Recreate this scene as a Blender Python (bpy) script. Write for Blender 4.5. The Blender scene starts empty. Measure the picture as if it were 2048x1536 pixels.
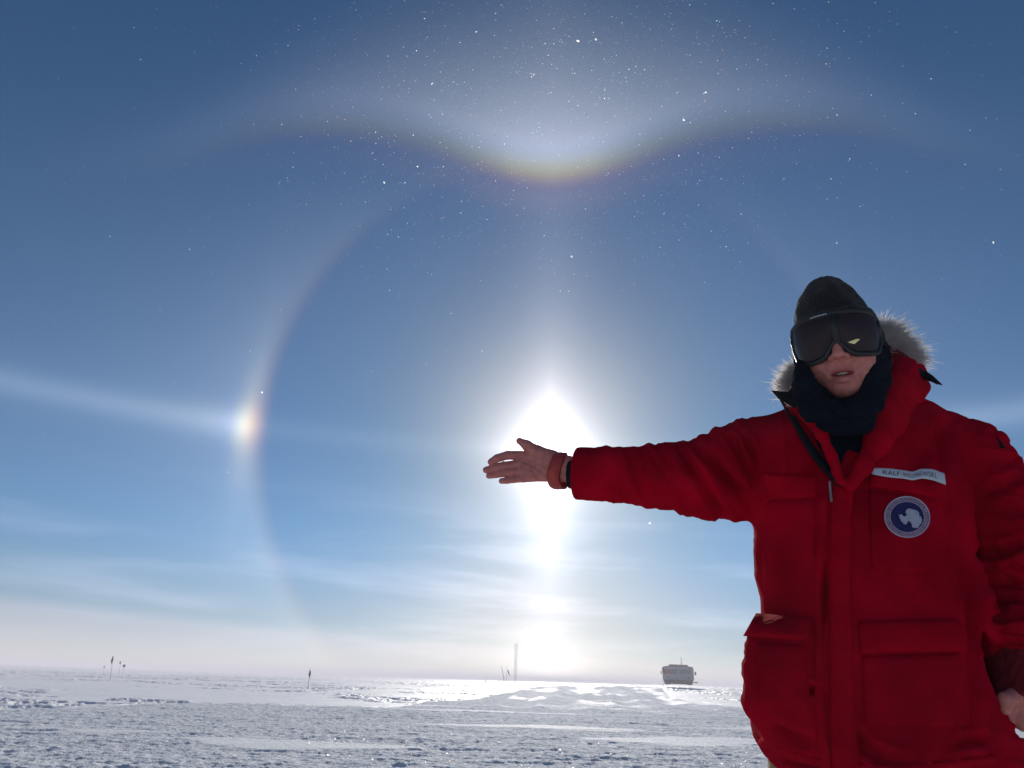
import bpy, math, random
import numpy as np
from mathutils import Vector, Matrix
from mathutils.bvhtree import BVHTree

scene = bpy.context.scene
COL = scene.collection
random.seed(7)

# ----------------------------------------------------------------- camera
FPX = 1440.0                       # focal length in pixels of a 2048 wide picture
PITCH = math.radians(22.35)
ROLL = 0.030
CAM = np.array([0.0, 0.0, 0.98])
_f = np.array([0, math.cos(PITCH), math.sin(PITCH)])
_u = np.array([0, -math.sin(PITCH), math.cos(PITCH)])
_x = np.array([1.0, 0, 0])
C_R = math.cos(ROLL) * _x + math.sin(ROLL) * _u
C_U = -math.sin(ROLL) * _x + math.cos(ROLL) * _u
cam_data = bpy.data.cameras.new("camera")
cam_data.sensor_width = 36.0
cam_data.lens = 36.0 * FPX / 2048.0
cam_data.clip_start = 0.05
cam_data.clip_end = 20000.0
cam = bpy.data.objects.new("camera", cam_data)
COL.objects.link(cam)
cam.matrix_world = Matrix(((C_R[0], C_U[0], -_f[0], CAM[0]), (C_R[1], C_U[1], -_f[1], CAM[1]),
                           (C_R[2], C_U[2], -_f[2], CAM[2]), (0, 0, 0, 1)))
scene.camera = cam
scene.render.resolution_x, scene.render.resolution_y = 1024, 768


def ray(px, py):
    d = _f + C_R * ((px - 1024.0) / FPX) - C_U * ((py - 768.0) / FPX)
    return d / np.linalg.norm(d)


def W(px, py, Y):
    """the place at forward distance Y that the camera sees in that direction (surveying aid)"""
    d = ray(px, py)
    return CAM + d * (Y / d[1])


def azalt(px, py):
    d = ray(px, py)
    return math.degrees(math.atan2(d[0], d[1])), math.degrees(math.asin(d[2]))


SUN_AZ, SUN_ALT = azalt(1100, 897)

# ----------------------------------------------------------------- colour management
vs = scene.view_settings
vs.view_transform = 'Standard'
vs.look = 'None'
vs.gamma = 1.0
vs.exposure = 0.0
vs.use_curve_mapping = False
scene.cycles.use_denoising = True
scene.cycles.max_bounces = 6
scene.cycles.diffuse_bounces = 3
scene.cycles.glossy_bounces = 3
scene.cycles.transmission_bounces = 4
scene.cycles.volume_bounces = 1
scene.cycles.transparent_max_bounces = 16
scene.cycles.sample_clamp_indirect = 4.0


# ----------------------------------------------------------------- tiny node language
class E:
    def __init__(self, nt, s):
        self.nt, self.s = nt, s

    def _op(self, op, *a):
        n = self.nt.nodes.new('ShaderNodeMath')
        n.operation = op
        for i, v in enumerate((self,) + a):
            if isinstance(v, E):
                self.nt.links.new(v.s, n.inputs[i])
            else:
                n.inputs[i].default_value = float(v)
        return E(self.nt, n.outputs[0])

    def __add__(s, o): return s._op('ADD', o)
    __radd__ = __add__
    def __mul__(s, o): return s._op('MULTIPLY', o)
    __rmul__ = __mul__
    def __sub__(s, o): return s._op('SUBTRACT', o)
    def __rsub__(s, o): return (s * -1.0) + o
    def __truediv__(s, o): return s._op('DIVIDE', o)
    def __neg__(s): return s * -1.0
    def abs(s): return s._op('ABSOLUTE')
    def exp(s): return s._op('EXPONENT')
    def max(s, o): return s._op('MAXIMUM', o)
    def min(s, o): return s._op('MINIMUM', o)
    def pow(s, o): return s._op('POWER', o)
    def gt(s, o): return s._op('GREATER_THAN', o)

    def gauss(s, w):
        t = s / w
        return (t * t * -1.0).exp()

    def step(s, a, b):
        n = s.nt.nodes.new('ShaderNodeMapRange')
        n.interpolation_type = 'SMOOTHSTEP'
        s.nt.links.new(s.s, n.inputs['Value'])
        n.inputs['From Min'].default_value = a
        n.inputs['From Max'].default_value = b
        if a > b:
            n.inputs['From Min'].default_value = b
            n.inputs['From Max'].default_value = a
            n.inputs['To Min'].default_value = 1.0
            n.inputs['To Max'].default_value = 0.0
        return E(s.nt, n.outputs['Result'])

    def curve(s, pts):
        """piecewise curve through (x, y) points with y in any range"""
        xs = [p[0] for p in pts]; ys = [p[1] for p in pts]
        x0, x1, y0, y1 = min(xs), max(xs), min(ys), max(ys)
        if y1 - y0 < 1e-9: y1 = y0 + 1
        n = s.nt.nodes.new('ShaderNodeFloatCurve')
        c = n.mapping.curves[0]
        q = [((x - x0) / (x1 - x0), (y - y0) / (y1 - y0)) for x, y in sorted(pts)]
        c.points[0].location = q[0]
        c.points[1].location = q[-1]
        for a in q[1:-1]:
            c.points.new(*a)
        n.mapping.extend = 'HORIZONTAL'
        n.mapping.update()
        t = ((s - x0) / (x1 - x0)).max(0.0).min(1.0)
        s.nt.links.new(t.s, n.inputs['Value'])
        return E(s.nt, n.outputs[0]) * (y1 - y0) + y0


def rgb(nt, r, g, b):
    n = nt.nodes.new('ShaderNodeCombineColor')
    for i, v in enumerate((r, g, b)):
        if isinstance(v, E): nt.links.new(v.s, n.inputs[i])
        else: n.inputs[i].default_value = v
    return n.outputs[0]


# ----------------------------------------------------------------- sky: low sun seen through diamond dust, with its halos
world = bpy.data.worlds.new("World")
scene.world = world
world.use_nodes = True
nt = world.node_tree
nt.nodes.clear()
out = nt.nodes.new('ShaderNodeOutputWorld')
bg = nt.nodes.new('ShaderNodeBackground')
nt.links.new(bg.outputs[0], out.inputs[0])
SKY_STRENGTH = 0.10
bg.inputs['Strength'].default_value = SKY_STRENGTH
sky = nt.nodes.new('ShaderNodeTexSky')
sky.sky_type = 'NISHITA'
sky.sun_disc = False
sky.sun_elevation = math.radians(SUN_ALT)
sky.sun_rotation = math.radians(SUN_AZ)
sky.altitude = 2800.0
sky.air_density = 1.0
sky.dust_density = 0.3
sky.ozone_density = 3.0
tc = nt.nodes.new('ShaderNodeTexCoord')
sep = nt.nodes.new('ShaderNodeSeparateXYZ')
nt.links.new(tc.outputs['Generated'], sep.inputs[0])
X, Y_, Z = (E(nt, sep.outputs[i]) for i in range(3))
DEG = 180.0 / math.pi
alt = Z.max(-1.0).min(1.0)._op('ARCSINE') * DEG
az = X._op('ARCTAN2', Y_) * DEG - SUN_AZ
az = az + (az.gt(180.0) * -360.0) + ((az * -1.0).gt(180.0) * 360.0)
dalt = alt - SUN_ALT
cosalt = (alt / DEG)._op('COSINE')
daz = az * cosalt
sv = np.array([math.sin(math.radians(SUN_AZ)) * math.cos(math.radians(SUN_ALT)),
               math.cos(math.radians(SUN_AZ)) * math.cos(math.radians(SUN_ALT)), math.sin(math.radians(SUN_ALT))])
cosang = X * sv[0] + Y_ * sv[1] + Z * sv[2]
theta = cosang.max(-1.0).min(1.0)._op('ARCCOSINE') * DEG

# wispy streaks low over the horizon
mp = nt.nodes.new('ShaderNodeCombineXYZ')
nt.links.new((az * 0.045 + 3.7).s, mp.inputs[0])
nt.links.new((alt * 0.36 + az * 0.010).s, mp.inputs[1])
noi = nt.nodes.new('ShaderNodeTexNoise')
noi.inputs['Scale'].default_value = 1.0
noi.inputs['Detail'].default_value = 4.0
noi.inputs['Roughness'].default_value = 0.55
noi.inputs['Distortion'].default_value = 0.3
nt.links.new(mp.outputs[0], noi.inputs['Vector'])
wisp = E(nt, noi.outputs['Fac']).step(0.42, 0.72) * alt.step(15.0, 6.5) * alt.step(-1.0, 3.0)

# 22 degree halo: sharp reddish inner edge, long pale outside skirt
leftside = az.step(14.0, -14.0)
halo_amt = alt.curve([(-2, 0.5), (6, 0.75), (12, 0.9), (18, 0.95), (24, 0.70), (30, 0.38), (34, 0.22), (39, 0.08), (60, 0.0)]) * (leftside * 0.65 + 0.35)


def halo(off):
    r = theta - (22.35 + off)
    return r.step(-0.75, 1.0) * ((r.max(0.0) * -0.32).exp() * 0.48 + (r.max(0.0) * -0.085).exp() * 0.58)


# sun dog left and right
PAZ, PALT = azalt(488, 862)
PAZ = abs(PAZ - SUN_AZ)
aaz = az.abs()


def dog(off, w):
    u = (aaz - (PAZ + off)) * 0.95
    v = dalt - (PALT - SUN_ALT) * 0.0
    core = u.gauss(w) * (v.gauss(1.4) * 0.75 + v.gauss(3.2) * 0.25)
    return core


tailu = (aaz - PAZ + 0.2)
tail = tailu.step(-0.6, 0.8) * (tailu.max(0.0) * -0.33).exp() * dalt.gauss(1.25)
tallspike = (aaz - PAZ + 0.3).gauss(0.9) * (dalt.abs() * -0.28).exp()
pc = dalt.gauss(0.85) * (tailu.step(-0.5, 0.6) * 0.62 + 0.38 + theta.gauss(13.0) * 0.0)
pc = pc * (1.0 - (aaz - PAZ).step(0.0, 60.0) * 0.5)
pc = pc + dalt.gauss(2.2) * tailu.step(-0.5, 1.5) * 0.25

# upper tangent arc (gull wings) and the glow it encloses
arcpx = [(300, 325), (400, 300), (500, 268), (620, 250), (740, 256), (850, 280), (950, 314), (1030, 336), (1100, 344)]
arc = []
for p in arcpx:
    a_, b_ = azalt(*p)
    arc.append((abs(a_ - SUN_AZ), b_))
arc = sorted(arc)
arc[0] = (0.0, arc[0][1])
ends = arc[-1]
arc.append((ends[0] + 12, ends[1] - 6.0))
arc_alt = aaz.curve(arc)
d_arc = alt - arc_alt
arc_amt = aaz.curve([(0, 1.35), (3, 1.2), (6, 0.78), (10, 0.46), (15, 0.33), (22, 0.26), (30, 0.11), (38, 0.03), (46, 0.0), (56, 0.0), (70, 0.0)])


def arcf(off):
    r = d_arc - off
    return r.step(-1.3, 1.2) * (r.max(0.0) * -0.42).exp()


up_amt = aaz.curve([(0, 1.0), (5, 0.92), (10, 0.70), (15, 0.48), (22, 0.26), (30, 0.10), (40, 0.02), (60, 0.0)])
up_len = aaz.curve([(0, 9.0), (15, 6.5), (30, 4.0), (60, 3.0)])
up = d_arc.step(-0.5, 2.5) * (((d_arc / up_len).pow(2.0)) * -1.0).exp() * up_amt
# pale skirt just under the arc, rose tinted
under = (d_arc + 1.6).gauss(1.5) * aaz.curve([(0, 1.0), (6, 0.75), (12, 0.35), (20, 0.18), (34, 0.05), (60, 0.0)])

# glare of the sun and the light pillar through it
m_up = daz.abs() / 1.85 + dalt.max(0.0) / 2.15 + (dalt * -1.0).max(0.0) / 3.4
core = (m_up * -1.30).exp() * 4.2
glow = (theta * -0.27).exp() * 0.50 + theta.gauss(7.0) * 0.14
pil_w = 1.5 + dalt.abs() * 0.03
pillar = daz.gauss(2.2) * ((dalt.max(0.0) * -0.13).exp() * 0.22 * dalt.step(-0.5, 0.5) + dalt.step(0.5, -0.5) * (0.13 + (dalt * 0.22).min(0.0).exp() * 0.16)) * alt.step(-1.0, 0.0) + daz.gauss(5.0) * (dalt.abs() * -0.09).exp() * 0.15
low = daz.gauss(3.2) * alt.gauss(2.6) * 1.1 + daz.gauss(9.0) * alt.gauss(3.5) * 0.12
sub = daz.gauss(2.2) * (alt - 7.9).gauss(1.0) * 0.35
wide = theta.gauss(25.0) * 0.085

hr, hg, hb = (halo(o) * halo_amt for o in (-0.2, 0.05, 0.3))
kr = (hr * 0.150 + dog(-0.2, 0.85) * 0.46 + tail * 0.22 + tallspike * 0.12 + pc * 0.075
      + arcf(-0.35) * arc_amt * 0.28 + up * 0.225 + under * 0.06)
kg = (hg * 0.140 + dog(0.0, 0.80) * 0.29 + tail * 0.22 + tallspike * 0.12 + pc * 0.082
      + arcf(-0.12) * arc_amt * 0.255 + up * 0.225 + under * 0.025)
kb = (hb * 0.125 + dog(0.9, 1.0) * 0.09 + tail * 0.20 + tallspike * 0.10 + pc * 0.088
      + arcf(0.8) * arc_amt * 0.25 + up * 0.19 + under * 0.02)
up_fade = alt.step(-3.0, 1.0)
white = core + glow + pillar + low * 0.45 + sub * 0.12
band = (alt.abs() * -0.30).exp() * 1.0
veil = (alt.abs() * -0.05).exp()
wispk = wisp * 0.11 * (1.0 + theta.gauss(16.0) * 2.0)
ltop = 1.7 + (az * -1.0).max(-20.0) * 0.05
layer = (alt - ltop + (E(nt, noi.outputs['Fac']) - 0.5) * 0.5).step(0.75, -0.25)
layerk = layer * 0.09
lowg = daz.gauss(15.0) * (alt - 3.0).gauss(7.5) * 0.15
warm = theta.gauss(9.0) * 0.17 + daz.gauss(9.5) * (alt - 5.0).gauss(5.5) * 0.17
below = alt.step(-0.3, 0.2)          # under the horizon line only snow is lit
addr = (kr + warm + white * 1.0 + wide * 1.05 + band * 0.17 + veil * 0.135 + wispk * 1.04 + layerk * 1.5 + lowg * 1.2)
addg = (kg + warm * 0.5 + white * 0.925 + wide * 0.97 + band * 0.13 + veil * 0.115 + wispk * 0.90 + layerk * 0.80 + lowg * 0.85)
addb = (kb + white * 0.95 + wide * 1.05 + band * 0.13 + veil * 0.03 + wispk * 1.0 + layerk * 0.95 + lowg * 0.85)
inv = 1.0 / SKY_STRENGTH
addc = rgb(nt, addr * inv, addg * inv, addb * inv)
tint = nt.nodes.new('ShaderNodeMix')
tint.data_type = 'RGBA'
tint.blend_type = 'MULTIPLY'
tint.inputs['Factor'].default_value = 1.0
nt.links.new(sky.outputs[0], tint.inputs['A'])
lowm = alt.step(11.0, 1.5)
tcol = rgb(nt, 0.10 + lowm * 0.16, 0.50 - lowm * 0.13, 0.70 - lowm * 0.22 - theta.gauss(13.0) * 0.16)
nt.links.new(tcol, tint.inputs['B'])
mx = nt.nodes.new('ShaderNodeMix')
mx.data_type = 'RGBA'
mx.blend_type = 'ADD'
mx.inputs['Factor'].default_value = 1.0
nt.links.new(tint.outputs['Result'], mx.inputs['A'])
nt.links.new(addc, mx.inputs['B'])
nt.links.new(mx.outputs['Result'], bg.inputs['Color'])

# ----------------------------------------------------------------- sun lamp
sl = bpy.data.lights.new("sun", 'SUN')
sl.energy = 4.8
sl.angle = math.radians(0.53)
sl.color = (1.0, 0.95, 0.88)
sun = bpy.data.objects.new("sun", sl)
COL.objects.link(sun)
sun.rotation_euler = Vector(sv.tolist()).to_track_quat('Z', 'Y').to_euler()


# ----------------------------------------------------------------- helpers
def tag(o, label=None, cat=None, group=None, kind=None):
    if label: o['label'] = label
    if cat: o['category'] = cat
    if group: o['group'] = group
    if kind: o['kind'] = kind
    return o


def np_mesh(name, v, f, smooth=True, mats=()):
    """mesh from numpy arrays; f is (n,3), (n,4) or a list of arrays"""
    me = bpy.data.meshes.new(name)
    fs = f if isinstance(f, list) else [f]
    fs = [np.asarray(a, dtype=np.int32) for a in fs if len(a)]
    nl = sum(a.size for a in fs); nf = sum(len(a) for a in fs)
    me.vertices.add(len(v))
    me.vertices.foreach_set('co', np.ascontiguousarray(v, dtype=np.float32).ravel())
    me.loops.add(nl)
    me.loops.foreach_set('vertex_index', np.concatenate([a.ravel() for a in fs]))
    tot = np.concatenate([np.full(len(a), a.shape[1], np.int32) for a in fs])
    me.polygons.add(nf)
    me.polygons.foreach_set('loop_start', np.concatenate([[0], np.cumsum(tot)[:-1]]).astype(np.int32))
    me.update(calc_edges=True)
    me.polygons.foreach_set('use_smooth', np.full(nf, smooth))
    for m in mats: me.materials.append(m)
    me.validate()
    return me


def link(name, me, parent=None):
    o = bpy.data.objects.new(name, me)
    COL.objects.link(o)
    if parent is not None: o.parent = parent
    return o


def _hash(ix, iy, seed):
    h = (ix.astype(np.int64) * 374761393 + iy.astype(np.int64) * 668265263 + seed * 1442695041) & 0xffffffff
    h = ((h ^ (h >> 13)) * 1274126177) & 0xffffffff
    return (h ^ (h >> 16)) & 0xffffffff


def noise2(x, y, seed=0):
    ix = np.floor(x); iy = np.floor(y)
    fx = x - ix; fy = y - iy
    ux = fx * fx * fx * (fx * (fx * 6 - 15) + 10); uy = fy * fy * fy * (fy * (fy * 6 - 15) + 10)
    def g(a, b):
        an = _hash(ix + a, iy + b, seed) / 4294967296.0 * 2 * np.pi
        return np.cos(an) * (fx - a) + np.sin(an) * (fy - b)
    n0 = g(0, 0) * (1 - ux) + g(1, 0) * ux
    n1 = g(0, 1) * (1 - ux) + g(1, 1) * ux
    return (n0 * (1 - uy) + n1 * uy) * 1.5


def sstep(a, b, x):
    t = np.clip((x - a) / (b - a), 0, 1)
    return t * t * (3 - 2 * t)


def fbm(x, y, o, seed, g=0.5):
    s = 0; a = 1.0
    for i in range(o):
        s = s + a * noise2(x * 2 ** i, y * 2 ** i, seed + i)
        a *= g
    return s


# ----------------------------------------------------------------- materials
def mat(name, col, rough=0.8, noise=None, bump=None, spec=0.3, metal=0.0, **kw):
    m = bpy.data.materials.new(name)
    m.use_nodes = True
    t = m.node_tree
    b = t.nodes['Principled BSDF']
    b.inputs['Base Color'].default_value = (*col, 1)
    b.inputs['Roughness'].default_value = rough
    b.inputs['Specular IOR Level'].default_value = spec
    b.inputs['Metallic'].default_value = metal
    for k, v in kw.items(): b.inputs[k.replace('_', ' ')].default_value = v
    if noise or bump:
        co = t.nodes.new('ShaderNodeTexCoord')
    if noise:                       # (scale, amount, detail)
        n = t.nodes.new('ShaderNodeTexNoise')
        n.inputs['Scale'].default_value = noise[0]
        n.inputs['Detail'].default_value = noise[2]
        t.links.new(co.outputs['Object'], n.inputs['Vector'])
        r = t.nodes.new('ShaderNodeMapRange')
        r.inputs['From Min'].default_value = 0.3; r.inputs['From Max'].default_value = 0.7
        r.inputs['To Min'].default_value = 1 - noise[1]; r.inputs['To Max'].default_value = 1 + noise[1] * 0.6
        t.links.new(n.outputs['Fac'], r.inputs['Value'])
        mul = t.nodes.new('ShaderNodeVectorMath'); mul.operation = 'SCALE'
        mul.inputs[0].default_value = col
        t.links.new(r.outputs[0], mul.inputs['Scale'])
        t.links.new(mul.outputs[0], b.inputs['Base Color'])
    if bump:                        # list of (scale, distance, detail)
        prev = None
        for sc, ds, dt in bump:
            n = t.nodes.new('ShaderNodeTexNoise')
            n.inputs['Scale'].default_value = sc
            n.inputs['Detail'].default_value = dt
            t.links.new(co.outputs['Object'], n.inputs['Vector'])
            bn = t.nodes.new('ShaderNodeBump')
            bn.inputs['Distance'].default_value = ds
            t.links.new(n.outputs['Fac'], bn.inputs['Height'])
            if prev: t.links.new(prev.outputs[0], bn.inputs['Normal'])
            prev = bn
        t.links.new(prev.outputs[0], b.inputs['Normal'])
    return m


M_snow = mat('wind packed snow', (0.80, 0.82, 0.86), 0.6, noise=(0.6, 0.03, 3), spec=0.1)
_t = M_snow.node_tree
_b = _t.nodes['Principled BSDF']
_at = _t.nodes.new('ShaderNodeAttribute')
_at.attribute_name = 'glaze'          # wind glazed crust, against crushed snow
_co = _t.nodes.new('ShaderNodeTexCoord')
_prev = None
for _s, _dn, _df, _dt in ((9.0, 0.045, 0.008, 5), (40.0, 0.018, 0.002, 3)):
    _n = _t.nodes.new('ShaderNodeTexNoise'); _n.inputs['Scale'].default_value = _s; _n.inputs['Detail'].default_value = _dt
    _n.inputs['Roughness'].default_value = 0.65
    _t.links.new(_co.outputs['Object'], _n.inputs['Vector'])
    _bn = _t.nodes.new('ShaderNodeBump'); _t.links.new(_n.outputs['Fac'], _bn.inputs['Height'])
    _r = _t.nodes.new('ShaderNodeMapRange'); _r.inputs['To Min'].default_value = _dn; _r.inputs['To Max'].default_value = _df
    _t.links.new(_at.outputs['Fac'], _r.inputs['Value']); _t.links.new(_r.outputs[0], _bn.inputs['Distance'])
    if _prev: _t.links.new(_prev.outputs[0], _bn.inputs['Normal'])
    _prev = _bn
_t.links.new(_prev.outputs[0], _b.inputs['Normal'])
_mx = _t.nodes.new('ShaderNodeMix'); _mx.data_type = 'RGBA'
_t.links.new(_at.outputs['Fac'], _mx.inputs['Factor'])
_mx.inputs['A'].default_value = (0.82, 0.845, 0.88, 1)
_mx.inputs['B'].default_value = (0.95, 0.94, 0.95, 1)
_t.links.new(_mx.outputs['Result'], _b.inputs['Base Color'])
for _k, _lo, _hi in (('Roughness', 0.85, 0.5), ('Specular IOR Level', 0.02, 0.14)):
    _r = _t.nodes.new('ShaderNodeMapRange')
    _r.inputs['To Min'].default_value = _lo
    _r.inputs['To Max'].default_value = _hi
    _t.links.new(_at.outputs['Fac'], _r.inputs['Value'])
    _t.links.new(_r.outputs[0], _b.inputs[_k])


# ----------------------------------------------------------------- snow plain
def gpt(px, py):
    d = ray(px, py)
    t = -CAM[2] / d[2]
    p = CAM + d * t
    return p[0], p[1]


# far edge of the ground churned up by vehicles, as a curve of azimuth -> distance
edge_px = [(-300, 1428), (0, 1421), (200, 1416), (400, 1410), (600, 1411), (800, 1413), (900, 1402), (1000, 1390), (1060, 1380), (1110, 1376),
           (1310, 1381), (1340, 1400), (1480, 1412), (1900, 1425), (2300, 1432)]
edge = sorted((math.atan2(*gpt(*p)), math.hypot(*gpt(*p))) for p in edge_px)
edge_a = np.array([e[0] for e in edge]); edge_d = np.array([e[1] for e in edge])


GLAZE = [None]


def height(x, y):
    r = np.hypot(x, y); a = np.arctan2(x, y)
    ed = np.interp(a, edge_a, edge_d)
    ed = ed * (1 + 0.09 * fbm(x * 0.22, y * 0.1, 3, 90) + 0.03 * noise2(x * 1.6, y * 0.5, 91))
    near = 1 - sstep(0.97, 1.01, r / ed)
    # wind-filled strips between the old vehicle tracks
    fill = sstep(0.0, 0.55, fbm((x - 0.09 * y) * 0.30, y * 0.045, 3, 95, 0.6)) * sstep(30, 48, r)
    near = near * (1 - 0.7 * fill)
    # broad swells
    z = 0.10 * noise2(x / 23, y / 17, 1) * sstep(12, 40, r) + 0.05 * noise2(x / 7, y / 5, 2) * sstep(6, 25, r)
    z = z + 0.14 * noise2(x / 90 + 0.3, y / 70, 3) * sstep(50, 140, r)
    z = z + sstep(90, 900, r) * (1.1 + 0.7 * noise2(x / 600, y / 500, 4)) * (0.15 + sstep(0.12, 0.6, a) * 0.7 + sstep(-0.25, -0.7, a) * 1.2)
    # churned snow: clods, streaks across, smooth drifted patches
    drift = sstep(0.38, 0.52, noise2(x * 0.16, y * 0.42, 10) + 0.25 * noise2(x * 0.7, y * 1.6, 11))
    cl = fbm(x * 5.4, y * 6.4, 4, 20, 0.66) * 0.014
    st = fbm(x * 0.42, y * 1.15, 4, 30, 0.6) * 0.013
    blk = np.abs(fbm(x * 1.6, y * 2.3, 4, 40, 0.6)) * 0.012
    streak = 0.020 * fbm(x * 0.16, y * 1.7, 3, 45, 0.6)
    z = z + near * ((cl + blk + st + streak) * (1 - 0.85 * drift) + drift * 0.015)
    # small ridge left along the far edge of the churned ground
    z = z + 0.045 * np.exp(-((r / ed - 1.012) / 0.010) ** 2) * (0.5 + 0.9 * fbm(x * 1.8, y * 0.8, 3, 50)) * (r < 80)
    # undisturbed plain: low sastrugi in scattered bands
    fm = (1 - near)
    pat = sstep(-0.05, 0.35, noise2(x * 0.055, y * 0.09, 60) + 0.35 * noise2(x * 0.3, y * 0.3, 61))
    sas = 0.065 * sstep(0.16, 0.42, fbm(x * 1.0, y * 0.8, 4, 62, 0.65))
    fine = fbm(x * 0.9, y * 1.6, 3, 66, 0.5) * 0.009
    z = z + fm * (pat * sas + fine) * (1 + r / 160)
    GLAZE[0] = np.maximum(fm * 0.85, 0.25 * drift)
    z = z + 0.62 * np.exp(-((x - 0.24 * y) / 26.0) ** 2) * sstep(66, 104, y)
    # vehicle tracks: parallel ruts bending away towards the right of the sun
    for k, (off, w) in enumerate([(-3.4, 0.5), (-1.1, 0.55), (2.2, 0.5), (4.5, 0.6)]):
        cx = 1.5 + off + 0.075 * y + 0.0006 * (y - 30) ** 2 + 0.5 * np.sin(y / 11.0 + k)
        dd = (x - cx) / w
        m = sstep(26, 34, y) * (1 - sstep(150, 220, y))
        z = z + m * (-0.07 * np.exp(-dd ** 2) + 0.05 * np.exp(-((np.abs(dd) - 1.7) / 0.5) ** 2))
    z = z + 0.18 * np.exp(-((x - 5 - 0.09 * y) / 7.0) ** 2) * np.exp(-((y - 78) / 22.0) ** 2)
    # packed flat where the person stands
    q = np.exp(-((x - 0.75) ** 2 + (y - 1.5) ** 2) / 0.5)
    z = z * (1 - q)
    return z


def build_ground():
    af = np.linspace(-0.80, 0.80, 1000)
    ab = np.linspace(0.80, 2 * math.pi - 0.80, 90)[1:-1]
    A = np.concatenate([af, ab])
    R = np.concatenate([np.geomspace(0.3, 1.5, 30), np.geomspace(1.5, 7.0, 190)[1:], np.geomspace(7.0, 160, 900)[1:], np.geomspace(160, 2800, 100)[1:]])
    aa, rr = np.meshgrid(A, R)
    x = np.sin(aa) * rr; y = np.cos(aa) * rr
    z = height(x.ravel(), y.ravel()).reshape(x.shape)
    gl = GLAZE[0].copy()
    z = z - np.maximum(rr - 200, 0) ** 2 / 2.2e7 * 1.0
    nr, na = x.shape
    v = np.stack([x, y, z], -1).reshape(-1, 3)
    i = np.arange(nr - 1)[:, None] * na; j = np.arange(na)[None, :]
    jn = (j + 1) % na
    q = np.stack([i + j, i + jn, i + na + jn, i + na + j], -1).reshape(-1, 4)[:, ::-1]
    c = len(v)
    v = np.vstack([v, [[0, 0, 0]]])
    v[c, 2] = height(np.array([0.0]), np.array([0.0]))[0]
    tri = np.stack([np.full(na, c), np.arange(na), (np.arange(na) + 1) % na], -1)[:, ::-1]
    me = np_mesh('snow_ground', v, [q, tri], True, [M_snow])
    ga = me.attributes.new('glaze', 'FLOAT', 'POINT')
    ga.data.foreach_set('value', np.append(gl, 0.0).astype(np.float32))
    return tag(link('snow_ground', me), 'wind packed snow plain, churned up in front and smooth towards the horizon', kind='structure')


ground = build_ground()


def gz(x, y):
    return float(height(np.array([float(x)]), np.array([float(y)]))[0])


# ----------------------------------------------------------------- ice haze lying over the plain
HZ = 3000.0
hv = np.array([[sx * HZ, sy * HZ, z] for z in (-8.0, 5.6) for sx, sy in ((-1, -1), (1, -1), (1, 1), (-1, 1))])
hf = np.array([[0, 3, 2, 1], [4, 5, 6, 7], [0, 1, 5, 4], [1, 2, 6, 5], [2, 3, 7, 6], [3, 0, 4, 7]])
M_haze = bpy.data.materials.new('ice haze')
M_haze.use_nodes = True
ht = M_haze.node_tree
ht.nodes.clear()
ho = ht.nodes.new('ShaderNodeOutputMaterial')
hvn = ht.nodes.new('ShaderNodeVolumePrincipled')
hvn.inputs['Color'].default_value = (1.0, 0.95, 0.985, 1)
hvn.inputs['Density'].default_value = 0.0028
hvn.inputs['Anisotropy'].default_value = 0.0
ht.links.new(hvn.outputs[0], ho.inputs['Volume'])
haze = tag(link('haze', np_mesh('haze', hv, hf, False, [M_haze])), kind='stuff')


# ----------------------------------------------------------------- implicit surface modelling
def seg(a, b, ra, rb=None, sc=None, k=0.01, op='u'):
    """tapered capsule a-b; sc = (axis, factor) squashes distances along an axis"""
    a = np.asarray(a, float); b = np.asarray(b, float)
    rb = ra if rb is None else rb
    S = np.eye(3)
    if sc is not None:
        n = np.asarray(sc[0], float); n = n / np.linalg.norm(n)
        S = np.eye(3) + (sc[1] - 1) * np.outer(n, n)
    A = a @ S; ab = (b - a) @ S; L = max(ab @ ab, 1e-12)

    def f(P):
        Q = P @ S - A
        t = np.clip((Q @ ab) / L, 0, 1)
        return np.linalg.norm(Q - t[..., None] * ab, axis=-1) - (ra + (rb - ra) * t)
    return (f, k, op)


def ell(c, r, R=None, k=0.01, op='u'):
    """ellipsoid with radii r along the columns of R"""
    c = np.asarray(c, float); r = np.asarray(r, float)
    R = np.eye(3) if R is None else R

    def f(P):
        q = (P - c) @ R
        k0 = np.linalg.norm(q / r, axis=-1)
        k1 = np.linalg.norm(q / (r * r), axis=-1) + 1e-9
        return k0 * (k0 - 1) / k1
    return (f, k, op)


def plane(c, n, op='i', k=0.004):
    """keeps the side the normal points away from"""
    c = np.asarray(c, float); n = np.asarray(n, float); n = n / np.linalg.norm(n)
    return (lambda P: (P - c) @ n, k, op)


def chain(pts, rs, **kw):
    return [seg(pts[i], pts[i + 1], rs[i], rs[i + 1], **kw) for i in range(len(pts) - 1)]


def smin(a, b, k):
    if k <= 0: return np.minimum(a, b)
    h = np.maximum(k - np.abs(a - b), 0) / k
    return np.minimum(a, b) - h * h * k * 0.25


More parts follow.
